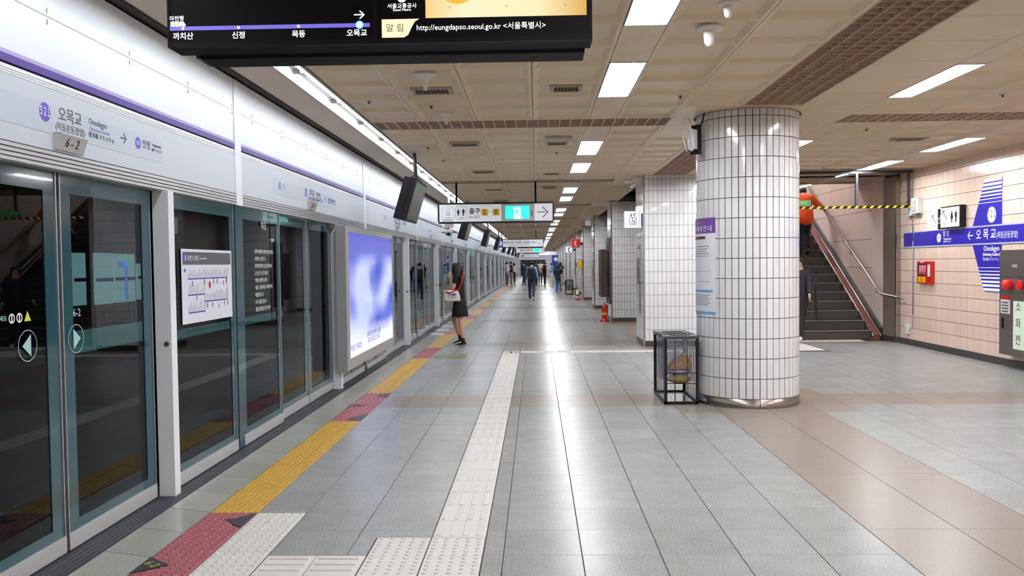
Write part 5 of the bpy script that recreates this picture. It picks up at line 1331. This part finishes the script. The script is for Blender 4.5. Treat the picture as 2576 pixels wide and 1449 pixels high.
def backpack(pp, col, lab_, s=1., low=0.):
    t, H, shc, pel, up, ap = pp
    b = thing('backpack', lab_, 'backpack', t.location, t.rotation_euler.z)
    z0, z1 = pel.z-.01*H-low*H, shc.z-.0*H; m = cloth(col)
    rg = []
    for q, k_ in ((0,.85),(.06,1.),(.5,1.02),(.85,1.),(.97,.85),(1,.6)):
        z = z0+(z1-z0)*q; rg.append([(.082*H*k_*s*max(-1,min(1,1.25*cos(2*pi*j/20))), -.105*H-.048*H*k_*max(-1,min(1,1.25*sin(2*pi*j/20))), z) for j in range(20)])
    MB().rings(rg).build('main_pouch', m, b); MB().box(-.07*H*s, .07*H*s, -.158*H, -.150*H, z0+.02*H, z0+.10*H).build('front_pocket', m, b)
    for sd_ in (-1, 1): MB().tube([(sd_*.05*H, -.07*H, z1-.02*H), (sd_*.055*H, -.02*H, shc.z+.045*H), (sd_*.055*H, .045*H, shc.z+.02*H), (sd_*.06*H, .07*H, shc.z-.06*H), (sd_*.075*H, .0, shc.z-.14*H), (sd_*.06*H,-.07*H, shc.z-.18*H)], (.010*H), 6).build('strap', m, b)
    return b

# woman in black, facing the screen doors
wm = person('standing woman in black short-sleeved dress facing the screen doors, hand raised to her face', (-1.44, 15.93, 0), R(78), 1.60, legs=((-4, 4),(22, 42)), arms=((14,6,150),(16,6,52)),
            lean=2, top='0c0a0d', bottom='0a090b', shoe='30211d', skirt=True, hair='bob', fem=True, bare=True, sleeve=.62)
tb = thing('tote_bag', 'white canvas tote bag with red strap and blue lettering, hung on the woman in black', 'tote bag', (-1.56, 15.70, .82), R(10))
bg = MB(); rg = []
for z_, hw, dp in ((0,.145,.035),(.02,.155,.05),(.10,.15,.055),(.17,.135,.045),(.205,.125,.03)):
    rg.append([(hw*max(-1,min(1,1.3*cos(2*pi*k/24))) - z_*.10, dp*sin(2*pi*k/24)-.0, z_) for k in range(24)])
bg.rings(rg).build('body', cloth('d8d0be'), tb)
MB().tube([(-.13,-.05,.185),(-.05,-.055,.165),(.0,-.055,.18),(.06,-.05,.21),(.10,-.03,.20)], .012, 8).build('red_trim', cloth('d8202c'), tb)
MB().tube([(.10,-.0,.19),(.16,-.01,.30),(.20,.02,.42),(.215,.10,.50),(.20,.2,.52)], [(.026,.010)]*5, 8).build('red_strap', cloth('d8202c'), tb)
text('THIEF', .068, (-.01, -.060, .125), 'S', mat('royal_blue_print','2a4ab0',.6), tb, bold=.002); text('COMPANY', .034, (-.005, -.062, .075), 'S', mat('royal_blue_print','2a4ab0',.6), tb)
# man with backpack
mn = person('man in light blue shirt and jeans walking away with a black backpack', (-.19, 34.25, 0), R(-4), 1.66, legs=((6, 4),(-16, 20)), arms=((8,10,14),(-10,12,10)), top='7d93c4', bottom='24344f', shoe='dcdcde', sleeve=2, hair='short')
backpack(mn, '1d1e22', 'black square backpack on the man in the light blue shirt', 1.0)
# woman walking away
w2 = person('woman in black top and blue jeans walking away near the far litter bin', (1.04, 40.9, 0), R(-6), 1.50, legs=((4,6),(-18,30)), arms=((10,10,70),(60,14,80)), top='15161c', bottom='4f7ba8', shoe='e6dede', sleeve=2, hair='long', fem=True, coat=.02)
backpack(w2, '14141a', 'black backpack low on the back of the woman in blue jeans', .95, .03)
person('man in black polo and khaki trousers waiting at the screen doors', (-1.68, 57.0, 0), R(80), 1.72, arms=((10,8,20),(10,10,30)), top='17181d', bottom='7c7254', shoe='e0dcd2', hair='short')
person('woman in white top and black trousers behind the man in khaki', (-1.62, 63.0, 0), R(80), 1.62, arms=((10,8,20),(10,10,30)), top='d8d8da', bottom='15151a', shoe='d8d8d8', hair='long', fem=True)
person('person in pale lavender shirt hidden beside the man in khaki', (-2.0, 58.2, 0), R(60), 1.70, arms=((4,5,100),(6,8,30)), top='b4b2d0', bottom='5a5a68', shoe='8a8a8a')
person('woman in black suit with hair tied up, standing right of the backpack man', (.56, 57.2, 0), R(70), 1.66, arms=((4,5,100),(6,8,30)), top='141419', bottom='121217', shoe='121217', sleeve=2, hair='bun', fem=True, coat=.05)
person('man in black suit facing the woman with tied hair', (-.02, 57.9, 0), R(-70), 1.72, arms=((4,5,100),(6,8,30)), top='15161c', bottom='14151b', shoe='141416', sleeve=2)
person('person in pale shirt between the two in black suits', (.28, 60.0, 0), R(180), 1.75, arms=((4,5,100),(6,8,30)), top='c9bfae', bottom='4a4438', shoe='3a342c')
person('man in dark suit leaning left of the backpack man', (-.85, 60.0, 0), R(60), 1.68, legs=((-10,0),(14,4)), arms=((4,5,100),(6,8,30)), top='15171e', bottom='161a26', shoe='15151a', sleeve=2, lean=4)
person('person in cyan top with white bag near the far pillars', (1.02, 55.0, 0), R(80), 1.58, arms=((5,6,100),(5,8,70)), top='3fb4c9', bottom='d8d4d2', shoe='c9c4c0', hair='short', fem=True)
person('person in beige trousers behind the woman in blue jeans', (1.32, 47.5, 0), R(-30), 1.62, arms=((40,8,80),(70,10,90)), top='17171c', bottom='b8a890', shoe='b0a89a', hair='long', fem=True)
# climber in orange
person('person in orange jacket and dark trousers climbing the stairs, hand on the rail', (5.84, SY+TREAD*8+.17, RISE*9), R(-8), 1.66, legs=((5, 6),(34, 62)), arms=((4,22,16),(48,40,14)), lean=18, bulk=1.32, top='e8541a', bottom='1c2030', shoe='1d1d22', sleeve=2, hair='short', coat=.06, group='people on the stairs')
pd = person('person in dark clothes and white shoes coming down the stairs, mostly behind the column', (4.84, 15.80, 0), R(150), 1.62, legs=((26, 6),(-6, 4)), arms=((12,8,30),(14,16,34)), lean=2, top='1c1c24', bottom='131318', shoe='e8e6e2', sleeve=2, hair='short', coat=.06, group='people on the stairs')
um = thing('folded_umbrella', 'folded black umbrella held by the person in dark clothes', 'umbrella', (5.08, 15.62, .40))
MB().tube([(0,0,0),(0,0,.15),(0,0,.55),(0,0,.86)], [.006,.022,.030,.012], 10).build('canopy', cloth('16161b'), um); MB().tube([(0,0,.86),(0,0,.94),(.03,0,.97),(.05,0,.94)], .010, 8).build('handle', black_m, um)

bpy.data.scenes.remove(WS)
bpy.data.batch_remove([o for o in bpy.data.objects if o.users == 0])

# ---------------------------------------------------------------- lettering becomes plain meshes
dg = bpy.context.evaluated_depsgraph_get()
fonts = [o for o in C.objects if o.type == 'FONT']; made = []
for o in fonts: made.append((o, bpy.data.meshes.new_from_object(o.evaluated_get(dg))))
for o, me in made:
    me.name = 'lettering'; n = bpy.data.objects.new('lettering', me); C.objects.link(n); n.parent = o.parent
    n.location = o.location; n.rotation_euler = o.rotation_euler; n.scale = o.scale
bpy.data.batch_remove(fonts)
